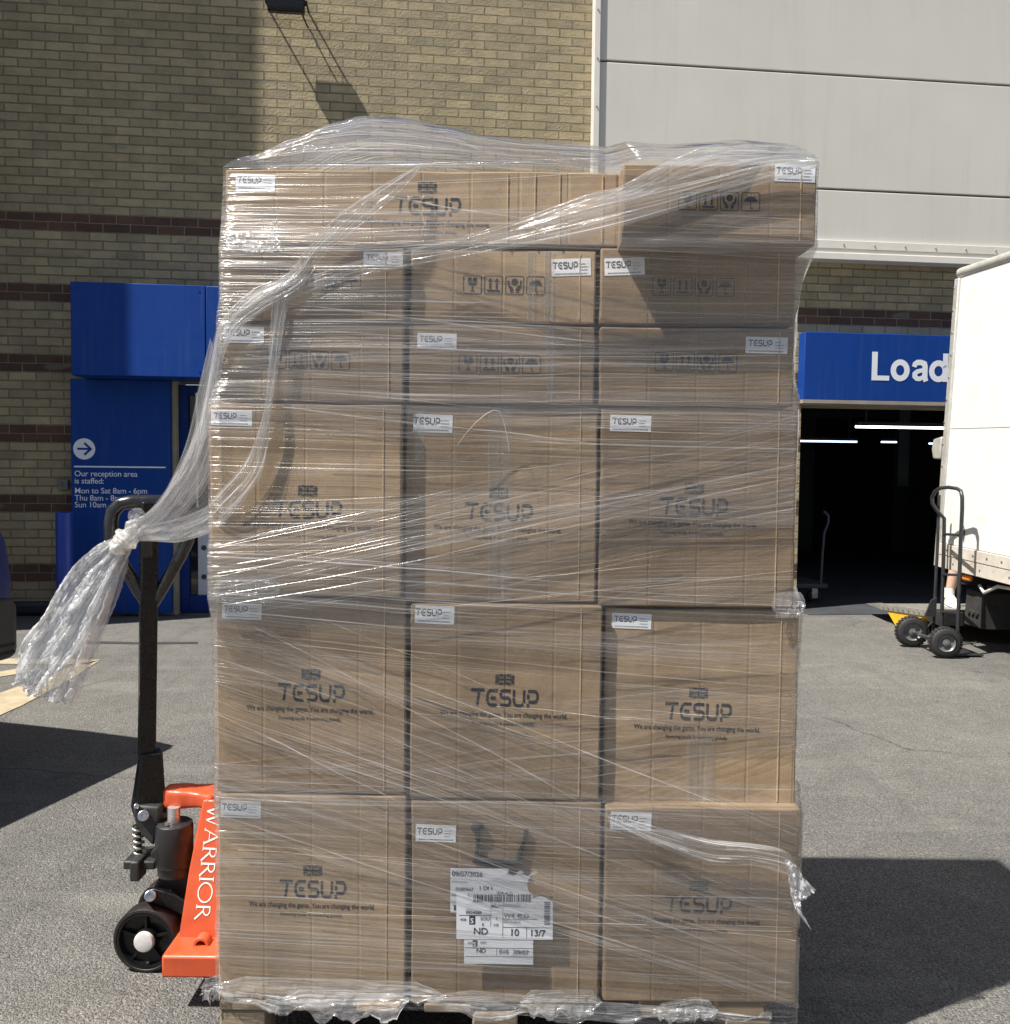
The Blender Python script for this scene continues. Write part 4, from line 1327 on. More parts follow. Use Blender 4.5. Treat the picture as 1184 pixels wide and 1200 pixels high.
# flat row four
carton(256.5, 474, 378, 470.5, FA - .004, 'left flat carton of the lower thin row, crossed by the hanging film rope', 'flat', (262, 382, 47, 19, .5), None, sym=(314, 421, 21))
carton(478.5, 697.5, 380.5, 473, FA + .004, 'middle flat carton of the lower thin row, label at its top left', 'flat', (489, 390, 46, 18, .3), None, sym=(538, 425.5, 21), tapes=((640, 650, 384, 470),))
carton(703, 931, 382.5, 475.5, FA, 'right flat carton of the lower thin row, label at its top right', 'flat', (874, 394.5, 49, 19, .2), None, sym=(768, 423.5, 21))
# flat row five
carton(259, 474, 288, 376, FA - .008, 'left flat carton of the upper thin row, below two crossing film ropes', 'flat', (426, 295, 46, 17, -.3), None, sym=(327, 328.5, 21))
carton(480.5, 698.5, 291.5, 378.5, FA + .016, 'middle flat carton of the upper thin row, shaded at its left end', 'flat', (647, 304, 46, 20, -3.0), None, sym=(543, 333, 21), tapes=((618, 628, 294, 376), (638, 650, 294, 376)))
carton(703, 933, 290, 380.5, FA + .010, 'right flat carton of the upper thin row, shaded by the overhanging top carton', 'flat', (709, 303, 47, 20, -3.0), None, sym=(765, 335, 21))
# on top
to, tfp, tk = carton(263.5, 726, 198.5, 286, FA + .012, 'wide carton lying on top at the left with its printed logo on the upper edge', 'flat', (276, 203, 46, 19, 1.5), (500, 241, .98))
carton(729.5, 957.5, 191, 286, FA - .062, 'carton on top at the right, jutting out over the row below', 'flat', (908, 192, 47.5, 20, .8), None, sym=(795, 234.5, 21))
# creased flaps on the end of the wide top carton
m_ = MB()
for x in (594, 626, 655): m_.frame_box(P(x, 286, FA + .0112), (.0018, 0, 0), (0, .003, 0), (0, 0, .145))
m_.build('flap_edge', worn('pale_flap_edge', (.52, .37, .22), .8, 0, .1, 30), to, smooth=0)
# delivery labels on the middle carton, one pasted over the other
LPAPER = worn('creased_label_paper', (.56, .57, .60), .5, 0, .08, 9)
def paper(x0, y0, x1, y1, lift, name, seed, bite=None, tilt=.6):
    m_ = MB()
    nu, nv = 110, 64
    def fn(u, v):
        p = P(x0 + (x1 - x0) * u, y0 + (y1 - y0) * v + (u - .5) * tilt * 2, FA - .0225 - lift)
        crease = .00025 * abs(noise.noise(Vector((u * 4 + seed, v * 3, seed)))) + .0000 * noise.noise(Vector((u * 11, v * 9 + seed, 3)))
        return p + Vector((0, -crease, 0))
    vs = [fn(i / nu, j / nv) for i in range(nu + 1) for j in range(nv + 1)]
    fs = []
    for i in range(nu):
        for j in range(nv):
            u, v = (i + .5) / nu, (j + .5) / nv
            if bite and bite(u, v): continue
            a = i * (nv + 1) + j
            fs.append((a, a + nv + 1, a + nv + 2, a + 1))
    m_.add(vs, fs)
    return m_.build(name, LPAPER, cen, smooth=60)
l1 = paper(528, 1018, 638, 1070, 0, 'delivery_label', 2.2, lambda u, v: (u > .885 and v > .30) or ((u - .93) ** 2 / .012 + (v - .36) ** 2 / .07 < 1) or (u > .62 and v < .10 + .06 * math.sin(u * 40)))
l3 = paper(544, 1096, 625, 1130, .0008, 'delivery_label', 5.9)
l2 = paper(535, 1046, 648, 1101, .0016, 'delivery_label', 8.4, lambda u, v: v < .15 - .1 * math.sin(u * 3.2) - .04 * math.sin(u * 23) and u > .12)
def pt(m, px, py, s, size, lift, bold=.02, al='LEFT'):
    a = ROLL + .012
    m.flat((P(px, py, FA - .0225 - lift - .0006), Vector((math.cos(a), 0, -math.sin(a))), Vector((math.sin(a), 0, math.cos(a)))), text_polys(s, size * ck, bold, al, .96))
m_ = MB()
pt(m_, 529.5, 1026.5, '09/07/2026', 8.2, .0, .014)
pt(m_, 534, 1043.5, '01889667', 5.4, .0, .010)
pt(m_, 529, 1050, 'E/N', 3.6, .0)
for y, n in ((1034, 12), (1058, 9), (1062, 8)):
    pt(m_, 529.5, y, 'address and number'[:n + 4], 2.6, .0, 0)
a_ = P(532, 1067, FA - .0231); m_.frame_box(a_, (2.6 * ck, 0, 0), (0, .0004, 0), (0, 0, 6 * ck))
pt(m_, 594, 1025, 'delivery note', 4.2, .0, .010)
m_.build('label_print', LABEL_INK, l1, smooth=0)
m_ = MB()
L2 = .0016
pt(m_, 561, 1042.8, '1 Of 1', 6.6, .0002, .012)
pt(m_, 582, 1048.6, 'W4 4LD', 5.4, L2, .010)
pt(m_, 576, 1063.5, 'Mon', 6.8, L2, .014)
pt(m_, 546, 1071, '0924589', 5.4, L2, .01)
pt(m_, 539.5, 1079, '4/38', 4.0, L2)
pt(m_, 563, 1078.5, 'SOU', 5.6, L2, .01)
pt(m_, 581, 1078, '1', 4.4, L2); pt(m_, 578, 1085.5, '115', 4.4, L2); pt(m_, 565, 1085, 'E', 4.4, L2)
pt(m_, 590, 1075.5, 'W4 4LD', 8.6, L2, .012)
pt(m_, 554.5, 1095, 'ND', 11.6, L2, .010)
pt(m_, 597, 1096.5, '10', 11.6, L2, .014)
pt(m_, 620.5, 1097, '13/7', 10.8, L2, .014)
x, rr = 555, random.Random(4)
while x < 621:
    w_ = rr.choice((.7, .7, 1.2, 1.9))
    m_.frame_box(P(x, 1057, FA - .0225 - L2 - .0006), (w_ * ck, 0, 0), (0, .0003, 0), (0, 0, 8.6 * ck))
    x += w_ + rr.choice((.7, .9, 1.5))
y = 1057
while y < 1083:
    h_ = rr.choice((.6, 1.0, 1.6)); m_.frame_box(P(638, y + h_, FA - .0225 - L2 - .0006), (6.6 * ck, 0, 0), (0, .0003, 0), (0, 0, h_ * ck)); y += h_ + rr.choice((.6, 1.1))
m_.frame_box(P(550, 1083.5, FA - .0225 - L2 - .0004), (7 * ck, 0, 0), (0, .0003, 0), (0, 0, 10.5 * ck))
for (xa, ya, xb, yb) in ((589, 1057, 589.4, 1099), (617, 1087, 617.4, 1100), (575, 1057, 575.3, 1086), (538, 1072.4, 575, 1072.8), (589, 1086.6, 646, 1087), (589, 1077, 630, 1077.3)):
    m_.frame_box(P(xa, yb, FA - .0225 - L2 - .0005), ((xb - xa) * ck, 0, 0), (0, .0003, 0), (0, 0, (yb - ya) * ck))
for y in (1060, 1062.4, 1079.5, 1081.5):
    pt(m_, 590.5, y, 'goods to be signed for', 2.3, L2, 0)
m_.build('label_print', LABEL_INK, l2, smooth=0)
m_ = MB()
L3 = .0008
pt(m_, 558, 1116.5, 'ND', 7.6, L3, .012); pt(m_, 585, 1118, '010', 7.6, L3, .012); pt(m_, 603, 1118.6, '09/07', 7.6, L3, .012)
m_.frame_box(P(554, 1109.5, FA - .0225 - L3 - .0004), (5.6 * ck, 0, 0), (0, .0003, 0), (0, 0, 8 * ck))
for (xa, ya, xb, yb) in ((545, 1110.6, 624, 1111), (582, 1111, 582.4, 1120), (602, 1111, 602.4, 1120), (545, 1120.6, 624, 1121)):
    m_.frame_box(P(xa, yb, FA - .0225 - L3 - .0005), ((xb - xa) * ck, 0, 0), (0, .0003, 0), (0, 0, (yb - ya) * ck))
pt(m_, 548, 1106, '4/38', 3, L3); pt(m_, 563, 1106, 'SOU', 3.6, L3)
m_.build('label_print', LABEL_INK, l3, smooth=0)
m_ = MB()
pt(m_, 551.2, 1082, 'S', 8.6, L2 + .0004, .010)
pt(m_, 554.7, 1108.6, 'S', 6.6, L3 + .0004, .010)
m_.build('reversed_letter', PAPER, l2, smooth=0)
# torn black carrying strap above the labels
BST = worn('black_woven_strap', (.02, .022, .026), .6, 0, .5, 40, (.07, .07, .08))
m_ = MB()
def strip(m, pts, w, Y):
    for a, b_ in zip(pts[:-1], pts[1:]):
        pa, pb = P(*a, Y), P(*b_, Y)
        d = (pb - pa); n = Vector((-d.z, 0, d.x)).normalized() * w * ck / 2
        m.add([pa - n, pb - n, pb + n, pa + n], [(0, 1, 2, 3)])
sm = MB()
sm.tube([P(x, y, FA - .010) for x, y in ((561, 968), (559.5, 978), (560, 992), (558.5, 1006))], [4.5 * ck, 3 * ck, 2.2 * ck, 2.4 * ck], 8)
sm.tube([P(x, y, FA - .010) for x, y in ((617, 972), (615, 986), (610, 998), (607, 1010))], [2.6 * ck, 2.2 * ck, 3 * ck, 3.6 * ck], 8)
sm.tube([P(x, y, FA - .011) for x, y in ((554, 1008), (570, 1009), (590, 1010), (612, 1011))], [3.0 * ck, 3.6 * ck, 4.2 * ck, 3.6 * ck], 8)
sm.tube([P(x, y, FA - .011) for x, y in ((553, 972), (558, 970), (563, 968), (567, 967))], [3.2 * ck, 4.8 * ck, 4.2 * ck, 2.2 * ck], 8)
sm.build('torn_strap', BST, cen)
# blue stain and scuffs are on the second row left carton's print
#==FILM==
# ================================================================== stretch film
wrap = thing('stretch_wrap', 'clear stretch film wound round the cartons, with a loose rope knotted to the truck handle', 'stretch film', ((PXL + PXR) / 2, 2.27, ZD))
ROWS = {}
for c in CARTONS: ROWS.setdefault(round(c[2] * 4), []).append(c)
ZT = max(c[3] for c in CARTONS)
ZB = ZD - .05
def row_at(z):
    zz = min(max(z, ZD + .03), ZT - .02)
    best = [c for c in CARTONS if c[2] - .012 <= zz <= c[3] + .012]
    return best
NX, NZ = 90, 150
XA, XB = min(c[0] for c in CARTONS) - .03, max(c[1] for c in CARTONS) + .03
raw, rawl, rawr = [], [], []
for j in range(NZ + 1):
    z = ZB + (ZT - ZB) * j / NZ
    row = row_at(z)
    l, r = min(c[0] for c in row), max(c[1] for c in row)
    pts = sorted([(c[0], c[4]) for c in row] + [(c[1], c[4]) for c in row])
    hull = []
    for p in pts:                                          # lower hull: film is taut between the proud cartons
        while len(hull) >= 2 and (hull[-1][0] - hull[-2][0]) * (p[1] - hull[-2][1]) - (hull[-1][1] - hull[-2][1]) * (p[0] - hull[-2][0]) <= 0: hull.pop()
        hull.append(p)
    line = []
    for i in range(NX + 1):
        x = XA + (XB - XA) * i / NX
        xx = min(max(x, hull[0][0]), hull[-1][0])
        y = hull[0][1]
        for a, b_ in zip(hull[:-1], hull[1:]):
            if a[0] <= xx <= b_[0]: y = a[1] + (b_[1] - a[1]) * ((xx - a[0]) / max(1e-6, b_[0] - a[0]))
        line.append(y)
    raw.append(line); rawl.append(l); rawr.append(r)
def relax(col, lo, K=5):
    n = len(col)
    f = min if lo else max
    mn = [f(col[max(0, j - K):min(n, j + K + 1)]) for j in range(n)]
    return [sum(mn[max(0, j - K):min(n, j + K + 1)]) / len(mn[max(0, j - K):min(n, j + K + 1)]) for j in range(n)]
rawl, rawr = relax(rawl, True, 1), relax(rawr, False, 2)
cols = [relax([raw[j][i] for j in range(NZ + 1)], True) for i in range(NX + 1)]
def zi(z): return min(max((z - ZB) / (ZT - ZB) * NZ, 0), NZ - 1e-6)
def film_lr(z):
    a = zi(z); j = int(a); t = a - j
    return rawl[j] * (1 - t) + rawl[j + 1] * t, rawr[j] * (1 - t) + rawr[j + 1] * t
def film_y(x, z):
    a = zi(z); j = int(a); t = a - j
    b_ = min(max((x - XA) / (XB - XA) * NX, 0), NX - 1e-6); i = int(b_); s_ = b_ - i
    return (cols[i][j] * (1 - s_) + cols[i + 1][j] * s_) * (1 - t) + (cols[i][j + 1] * (1 - s_) + cols[i + 1][j + 1] * s_) * t
SD = .48                                                   # the film goes this far round each side
def film_pt(s, z, off, seed=0.0, amp=1.0):
    """s: -SD..0 left side (back to front), 0..W front, then the right side"""
    l, r = film_lr(z)
    l -= .0012 + off * .4; r += .0012 + off * .4
    Wd = r - l
    wob = (noise.noise(Vector((s * 1.6 + seed, z * 30, seed))) * .0035 + noise.noise(Vector((s * 5 + seed, z * 75, 3 + seed))) * .0014) * amp
    if s < 0:
        y0 = film_y(l, z) - .006 - off
        return Vector((l - wob * .3, y0 - s, z))
    if s > Wd:
        y0 = film_y(r, z) - .006 - off
        return Vector((r + wob * .5, y0 + (s - Wd), z))
    x = l + s
    return Vector((x, film_y(x, z) - .006 - off - wob - .002 * amp, z))
def zpx(x, y): return P(x, y, 1.87).z
EDGES = []
def band(yl, yr, w, k, film, seed, s0=-.46, s1=None, amp=1.0, wr=None):
    """one turn of film: centre heights given at the left and right front edges, in photograph pixels"""
    zl, zr = zpx(255, yl), zpx(935, yr)
    wr = w if wr is None else wr
    s1 = 1.22 + .46 if s1 is None else s1
    off = .0006 + k * .0011
    ss = []
    n1 = 70
    for i in range(n1 + 1): ss.append(s0 + (s1 - s0) * i / n1)
    ss += [-.0015, .004, 1.212, 1.2185]
    ss = sorted(x for x in ss if s0 <= x <= s1)
    nv = max(10, int(w / .011))
    vs, uvs, fs = [], [], []
    for s_ in ss:
        t = s_ / 1.215
        zc = zl + (zr - zl) * t
        ww = w + (wr - w) * min(max(t, 0), 1)
        ww *= 1 + .05 * math.sin(s_ * 7 + seed)
        for j in range(nv + 1):
            v = j / nv - .5
            z = zc + v * ww
            z = min(max(z, ZD - .045), ZT + .001)
            vs.append(film_pt(s_, z, off, seed, amp)); uvs.append((s_, v * w + seed))
    for i in range(len(ss) - 1):
        for j in range(nv):
            a = i * (nv + 1) + j
            fs.append((a, a + nv + 1, a + nv + 2, a + 1))
    m = MB()
    m.add(vs, fs, uvs)
    for sg in (-1, 1): EDGES.append((256, yl + sg * w * 278, 932, yr + sg * wr * 278))
    return m.build('film_turn', film, wrap, smooth=80)
T1, T2, T3, T4 = FILM
band(244, 246, .19, 0, T1, 1.0)
band(298, 322, .20, 1, T1, 2.2)
band(348, 350, .22, 2, T2, 3.1)
band(408, 424, .24, 0, T1, 4.7)
band(455, 446, .20, 3, T4, 5.2)
band(520, 540, .26, 1, T2, 6.6)
band(668, 515, .12, 4, T3, 8.4)
band(650, 640, .24, 0, T2, 9.8)
band(700, 580, .13, 3, T3, 10.1)
band(690, 735, .17, 4, T1, 11.7)
band(745, 815, .20, 1, T2, 12.2)
band(790, 1010, .26, 5, T3, 13.9)
band(905, 842, .16, 0, T4, 14.3)
band(930, 955, .14, 2, T1, 15.5)
band(985, 1010, .26, 3, T2, 16.1)
band(925, 1130, .15, 5, T3, 17.3)
band(1065, 1085, .24, 1, T2, 18.8)
band(1120, 1150, .19, 4, T1, 19.4)

# film fold lines: thin doubled pleats lying on the turns
def crease(xa, ya, xb, yb, w0, film=FILM_CREASE, name='film_fold', bow=0.0, mw=None, n=26, off=.0085, m=None):
    own = m is None
    m = m or MB()
    vs, uvs, fs = [], [], []
    ph = random.random() * 9
    for i in range(n + 1):
        t = i / n
        px, py = xa + (xb - xa) * t, ya + (yb - ya) * t + bow * math.sin(t * math.pi) + .9 * math.sin(t * 11 + ph)
        c = P(px, py, 1.87)
        l, r = film_lr(c.z)
        x = min(max(c.x, l - .004), r + .004)
        wd = w0 * (.25 + .75 * math.sin(min(1, t * 1.0) * math.pi) ** .6) * (1 + .35 * math.sin(t * 23 + ph))
        for sg in (-1, 0, 1):
            z = c.z + sg * wd / 2
            vs.append(Vector((x, film_y(x, z) - off - (.0016 if sg == 0 else 0), z))); uvs.append((t * 1.2 + ph, sg * wd / 2 + ph))
    for i in range(n):
        for j in range(2):
            a = i * 3 + j
            fs.append((a, a + 3, a + 4, a + 1))
    m.add(vs, fs, uvs)
    if own: m.build(name, film, wrap, smooth=80)
    return m
rr = random.Random(5)
LINES = []
for i in range(12):                                        # upper rows, almost level
    y = rr.uniform(205, 470); x = rr.uniform(255, 600); ln_ = rr.uniform(200, 520); LINES.append((x, y, min(932, x + ln_), y + ln_ * rr.uniform(-.03, .10), rr.uniform(.0006, .0014)))
for i in range(12):                                        # third row, rising to the right
    y = rr.uniform(560, 720); x = rr.uniform(250, 640); ln_ = rr.uniform(200, 520); LINES.append((x, y, min(930, x + ln_), y - ln_ * rr.uniform(.08, .20), rr.uniform(.0006, .0014)))
for i in range(6):
    y = rr.uniform(480, 600); x = rr.uniform(250, 700); ln_ = rr.uniform(180, 420); LINES.append((x, y, min(930, x + ln_), y + ln_ * rr.uniform(.0, .12), rr.uniform(.0006, .0012)))
for i in range(5):                                        # second row, falling steeply from the left
    y = rr.uniform(720, 900); x = rr.uniform(252, 470); ln_ = rr.uniform(180, 420); LINES.append((x, y, min(930, x + ln_), y + ln_ * rr.uniform(.22, .50), rr.uniform(.0006, .0013)))
for i in range(6):
    y = rr.uniform(720, 880); x = rr.uniform(480, 720); ln_ = rr.uniform(100, 240); LINES.append((x, y, min(930, x + ln_), y + ln_ * rr.uniform(.02, .12), rr.uniform(.0006, .0012)))
for i in range(6):                                        # bottom row
    y = rr.uniform(950, 1150); x = rr.uniform(255, 700); ln_ = rr.uniform(180, 420); LINES.append((x, y, min(930, x + ln_), y + ln_ * rr.uniform(.03, .16), rr.uniform(.0006, .0013)))
LINES += [(300, 735, 720, 958, .004), (480, 800, 930, 975, .003), (250, 640, 470, 595, .006), (250, 690, 700, 600, .004), (470, 660, 930, 560, .004),
          (470, 640, 930, 545, .004), (480, 975, 905, 1125, .003), (255, 470, 700, 520, .004), (440, 232, 700, 280, .004), (250, 835, 470, 940, .004), (255, 345, 700, 402, .004), (480, 352, 930, 372, .004)]
for e_ in EDGES:
    if rr.random() < .15 and 200 < min(e_[1], e_[3]) and max(e_[1], e_[3]) < 1165: LINES.append((*e_, .0010))
m = MB()
for i, (xa, ya, xb, yb, w_) in enumerate(LINES):
    crease(xa, ya, xb, yb, w_, m=m)
setp(m.build('film_fold_lines', FILM_CREASE, wrap, smooth=80), kind='stuff')

# gathered sheets: a run of cross sections, pleated across
def cat(a, b, c, d, t):
    return .5 * ((2 * b) + (c - a) * t + (2 * a - 5 * b + 4 * c - d) * t * t + (3 * b - a - 3 * c + d) * t ** 3)
def sheet(name, secs, film, nu=60, nv=26, pleat=.01, freq=7, seed=0.0, thick=(0, -1, 0), fray=0.0, ruck=0.0):
    A = [Vector(s_[0]) for s_ in secs]; B = [Vector(s_[1]) for s_ in secs]; Am = [s_[2] if len(s_) > 2 else 1.0 for s_ in secs]
    n = len(secs) - 1
    L = sum(((A[i + 1] + B[i + 1]) - (A[i] + B[i])).length / 2 for i in range(n))
    Wm = max((B[i] - A[i]).length for i in range(n + 1))
    vs, uvs, fs = [], [], []
    rnd = random.Random(seed)
    ph = [rnd.random() * 6.28 for _ in range(6)]
    for i in range(nu + 1):
        t = i / nu * n
        k = min(int(t), n - 1); f = t - k
        g = lambda Q: cat(Q[max(k - 1, 0)], Q[k], Q[k + 1], Q[min(k + 2, n)], f)
        a, b_, am = g(A), g(B), g(Am)
        u = i / nu
        wd = b_ - a
        dirn = (g([x + y for x, y in zip(A, B)]))
        nrm = Vector(thick).normalized()
        for j in range(nv + 1):
            v = j / nv
            vv = v + .05 * noise.noise(Vector((u * 3 + seed, v * 4, seed))) * math.sin(v * math.pi)
            p = a + wd * vv
            d = math.sin(vv * freq * 6.28 + ph[0] + 2.6 * math.sin(u * 3 + ph[1])) * .30 + math.sin(vv * freq * 2.3 * 6.28 + ph[2] + 3.1 * math.sin(u * 4.5 + ph[3])) * .20 + noise.noise(Vector((u * 3.5 + seed, v * 12, 1.5))) * .75 + noise.noise(Vector((u * 7 + seed, v * 38, 6.5))) * .40
            d += ruck * .5 * noise.noise(Vector((u * 30 + seed, v * 26, 4.5))) + ruck * .45 * noise.noise(Vector((u * 80, v * 60 + seed, 8.5)))
            p = p + nrm * (d * pleat * am)
            if fray and i == nu: p += Vector((noise.noise(Vector((v * 12, seed, 0))), 0, noise.noise(Vector((v * 14, seed, 5))))) * fray
            vs.append(p); uvs.append((u * L, v * Wm + seed * .37))
    for i in range(nu):
        for j in range(nv):
            q = i * (nv + 1) + j
            fs.append((q, q + nv + 1, q + nv + 2, q + 1))
    m = MB()
    m.add(vs, fs, uvs)
    return m.build(name, film, wrap, smooth=85)
def sec(cx, cy, Y, w, ang, amp=1.0):
    """a cross section w pixels wide round a photograph pixel at depth Y"""
    dx, dy = math.cos(R(ang)) * w / 2, math.sin(R(ang)) * w / 2
    return (P(cx - dx, cy - dy, Y), P(cx + dx, cy + dy, Y), amp)
YF = 1.855
# rope from the top middle down to the left edge
sheet('film_rope', [sec(492, 196, YF + .02, 6, 50, .4), sec(455, 224, YF, 20, 55), sec(410, 258, YF, 26, 50), sec(372, 292, YF, 22, 45), sec(345, 328, YF - .005, 22, 45), sec(300, 352, YF - .005, 26, 60), sec(266, 385, YF - .002, 22, 35), sec(254, 430, YF + .005, 14, 5), sec(244, 500, 1.92, 26, 5), sec(226, 560, 2.05, 40, 25), sec(190, 604, 2.2, 30, 50), sec(158, 622, 2.29, 18, 75, .6)], FILM_ROPE, 150, 26, .007, 3.2, 3)
# rope from the top right across to the same edge
sheet('film_rope', [sec(960, 190, 1.80, 10, 80, .3), sec(905, 198, 1.800, 30, 70), sec(840, 214, 1.800, 34, 72), sec(770, 232, 1.797, 40, 70), sec(700, 248, 1.80, 46, 75), sec(620, 270, 1.82, 34, 80), sec(540, 290, YF, 24, 80), sec(470, 304, YF, 20, 80), sec(410, 318, YF, 20, 75), sec(350, 336, YF, 22, 62), sec(300, 358, YF, 22, 55), sec(262, 396, YF, 16, 35), sec(247, 470, 1.9, 14, 10), sec(232, 540, 2.0, 16, 20), sec(190, 598, 2.18, 18, 45), sec(156, 620, 2.29, 12, 70, .6)], FILM_ROPE, 190, 22, .007, 2.6, 8)
sheet('film_rope', [sec(700, 236, 1.80, 8, 70, .3), sec(735, 226, 1.800, 22, 60), sec(790, 200, 1.797, 26, 55), sec(840, 184, 1.80, 30, 80), sec(900, 180, 1.82, 22, 90, .5)], FILM_ROPE, 60, 20, .008, 2.4, 14)
# the hanging tail across the thin rows and down to the knot
sheet('film_rope', [sec(338, 322, YF - .004, 8, 10, .5), sec(331, 345, YF, 17, 5), sec(325, 385, YF, 16, 2), sec(320, 430, YF, 13, 2), sec(315, 476, YF - .01, 9, 5), sec(306, 520, YF - .01, 16, 10), sec(292, 556, YF - .01, 26, 30), sec(262, 592, YF - .005, 30, 55), sec(242, 610, 1.90, 30, 75), sec(205, 622, 2.1, 26, 80), sec(160, 626, 2.29, 16, 85, .6)], FILM_ROPE, 130, 22, .006, 2.6, 19)
# web of film spreading from the knot to the left face
sheet('film_web', [sec(152, 624, 2.29, 20, 85, .5), (P(182, 598, 2.2), P(180, 634, 2.2), 1), (P(208, 556, 2.08), P(206, 636, 2.08), 1), (P(226, 508, 1.99), P(228, 630, 1.99), .9), (P(240, 440, 1.92), P(248, 618, 1.90), .7), (P(254, 385, 1.86), P(262, 612, 1.845), .4)], m_film('film_web', .05, .34, .55, (1.2, 150), .6, .16, (.88, .89, .91), .8, 3.7, .01), 70, 44, .010, 3, 23)
sheet('film_web', [sec(152, 622, 2.285, 16, 85, .5), (P(185, 588, 2.2), P(188, 612, 2.2), 1), (P(218, 520, 2.05), P(226, 560, 2.02), 1), (P(234, 450, 1.96), P(244, 500, 1.93), .8), (P(246, 395, 1.89), P(256, 420, 1.86), .4)], FILM_ROPE, 60, 18, .008, 2, 29)
# knot
m = MB()
kc = P(148, 632, 2.285)
def lump(c, rx, ry, rz, seed, rot=0.0):
    def fn(u, v):
        a, b_ = u * 2 * math.pi, (v - .5) * math.pi
        d = Vector((math.cos(b_) * math.cos(a), math.cos(b_) * math.sin(a), math.sin(b_)))
        k = 1 + .22 * noise.noise(d * 2.3 + Vector((seed, 0, 0))) + .16 * math.sin(8 * d.z + 3 * d.x + seed) * .6 + .10 * noise.noise(d * 9 + Vector((0, seed, 0)))
        p = Vector((d.x * rx, d.y * ry, d.z * rz)) * k
        return c + Matrix.Rotation(rot, 3, 'Y') @ p
    m.grid(fn, 36, 20, lambda u, v: (u * .12 + seed, v * .06))
lump(kc, .030, .030, .024, 1.0, R(35))
lump(P(157, 617, 2.275), .024, .016, .020, 3.0, R(-30))
lump(P(140, 641, 2.28), .022, .024, .026, 6.0, R(40))
m.build('film_knot', m_film('knotted_film', .42, .5, .5, (9, 190), .7, .2, (.90, .88, .85), 1.0, 2.2, .01), wrap, smooth=85)
sheet('film_bow', [sec(152, 628, 2.27, 16, 100, .5), sec(158, 614, 2.25, 30, 60), sec(168, 607, 2.24, 26, 70), sec(174, 609, 2.24, 10, 80, .6)], FILM_ROPE, 30, 20, .010, 2, 31, ruck=.5)
# the loose tail hanging and blowing out to the left
TAILF = m_film('crinkled_tail_film', .52, .50, .62, (3.5, 120), .75, .14, (.90, .91, .93), 1.0, 6.1, .02)
sheet('film_tail', [sec(146, 636, 2.285, 22, 40, .5), sec(130, 652, 2.28, 40, 42), sec(112, 676, 2.27, 58, 40), sec(96, 708, 2.26, 66, 38), sec(80, 742, 2.25, 70, 34), sec(60, 778, 2.24, 84, 30), sec(52, 800, 2.24, 74, 24), sec(52, 818, 2.24, 50, 15)], TAILF, 120, 46, .024, 2.6, 37, fray=.02, ruck=.5)
sheet('film_tail', [sec(144, 638, 2.275, 14, 40, .5), sec(124, 668, 2.27, 26, 42), sec(100, 706, 2.255, 40, 42), sec(76, 744, 2.245, 46, 40), sec(46, 780, 2.235, 44, 40), sec(30, 806, 2.23, 30, 30)], TAILF, 110, 34, .020, 2.2, 41, fray=.03, ruck=.6)
sheet('film_tail', [sec(146, 640, 2.29, 14, 40, .5), sec(138, 664, 2.285, 22, 20), sec(124, 700, 2.28, 26, 18), sec(106, 744, 2.27, 30, 20), sec(88, 786, 2.26, 34, 14), sec(72, 822, 2.25, 36, 5)], FILM_ROPE, 110, 26, .016, 2.2, 43, fray=.03, ruck=.5)
# film ballooning over the top of the load
zt0 = CARTONS[-2][3]
def prof(px):
    pts = [(258, 199), (300, 193), (340, 172), (380, 152), (420, 143), (470, 146), (520, 155), (560, 167), (620, 175), (700, 183), (760, 188), (800, 186), (850, 183), (890, 187), (935, 191), (962, 193)]
    for (xa, ya), (xb, yb) in zip(pts[:-1], pts[1:]):
        if xa <= px <= xb:
            t = (px - xa) / (xb - xa); t = t * t * (3 - 2 * t) * .5 + t * .5
            return ya + (yb - ya) * t
    return 198
DX0, DX1 = CARTONS[-2][0] - .001, CARTONS[-1][1] + .001
def dome(u, v):
    X = DX0 + (DX1 - DX0) * u
    px = CX + X / 2.15 * F_PX + 0
    px = min(max(px, 262), 958) if False else px
    pf_ = CX + X / 1.85 * F_PX
    top = P(px, prof(pf_ * .35 + px * .65), 2.15).z
    tt = min(1, max(0, (pf_ - 715) / 24))
    front = P(pf_, 198.5, FA).z * (1 - tt) + P(pf_, 191, FA - .062).z * tt + .003
    back = front + .01
    yf = FA + .004 - .070 * tt
    Y = yf + (BACK + .01 - yf) * v
    hump = math.sin(math.pi * min(1, v / .5) / 2) if v < .5 else math.cos(math.pi * (v - .5) / 1.0) ** .8
    wr = noise.noise(Vector((u * 2.5, v * 34 + u * 4, 2))) * .008 + noise.noise(Vector((u * 9, v * 70, 5))) * .005
    z = front + (top - front) * hump + wr * (.25 + hump) + .004
    return Vector((X, Y, z))
m = MB(); m.grid(dome, 90, 70, lambda u, v: (u * 1.25, v * .8)); m.build('film_canopy', FILM_DOME, wrap, smooth=85)
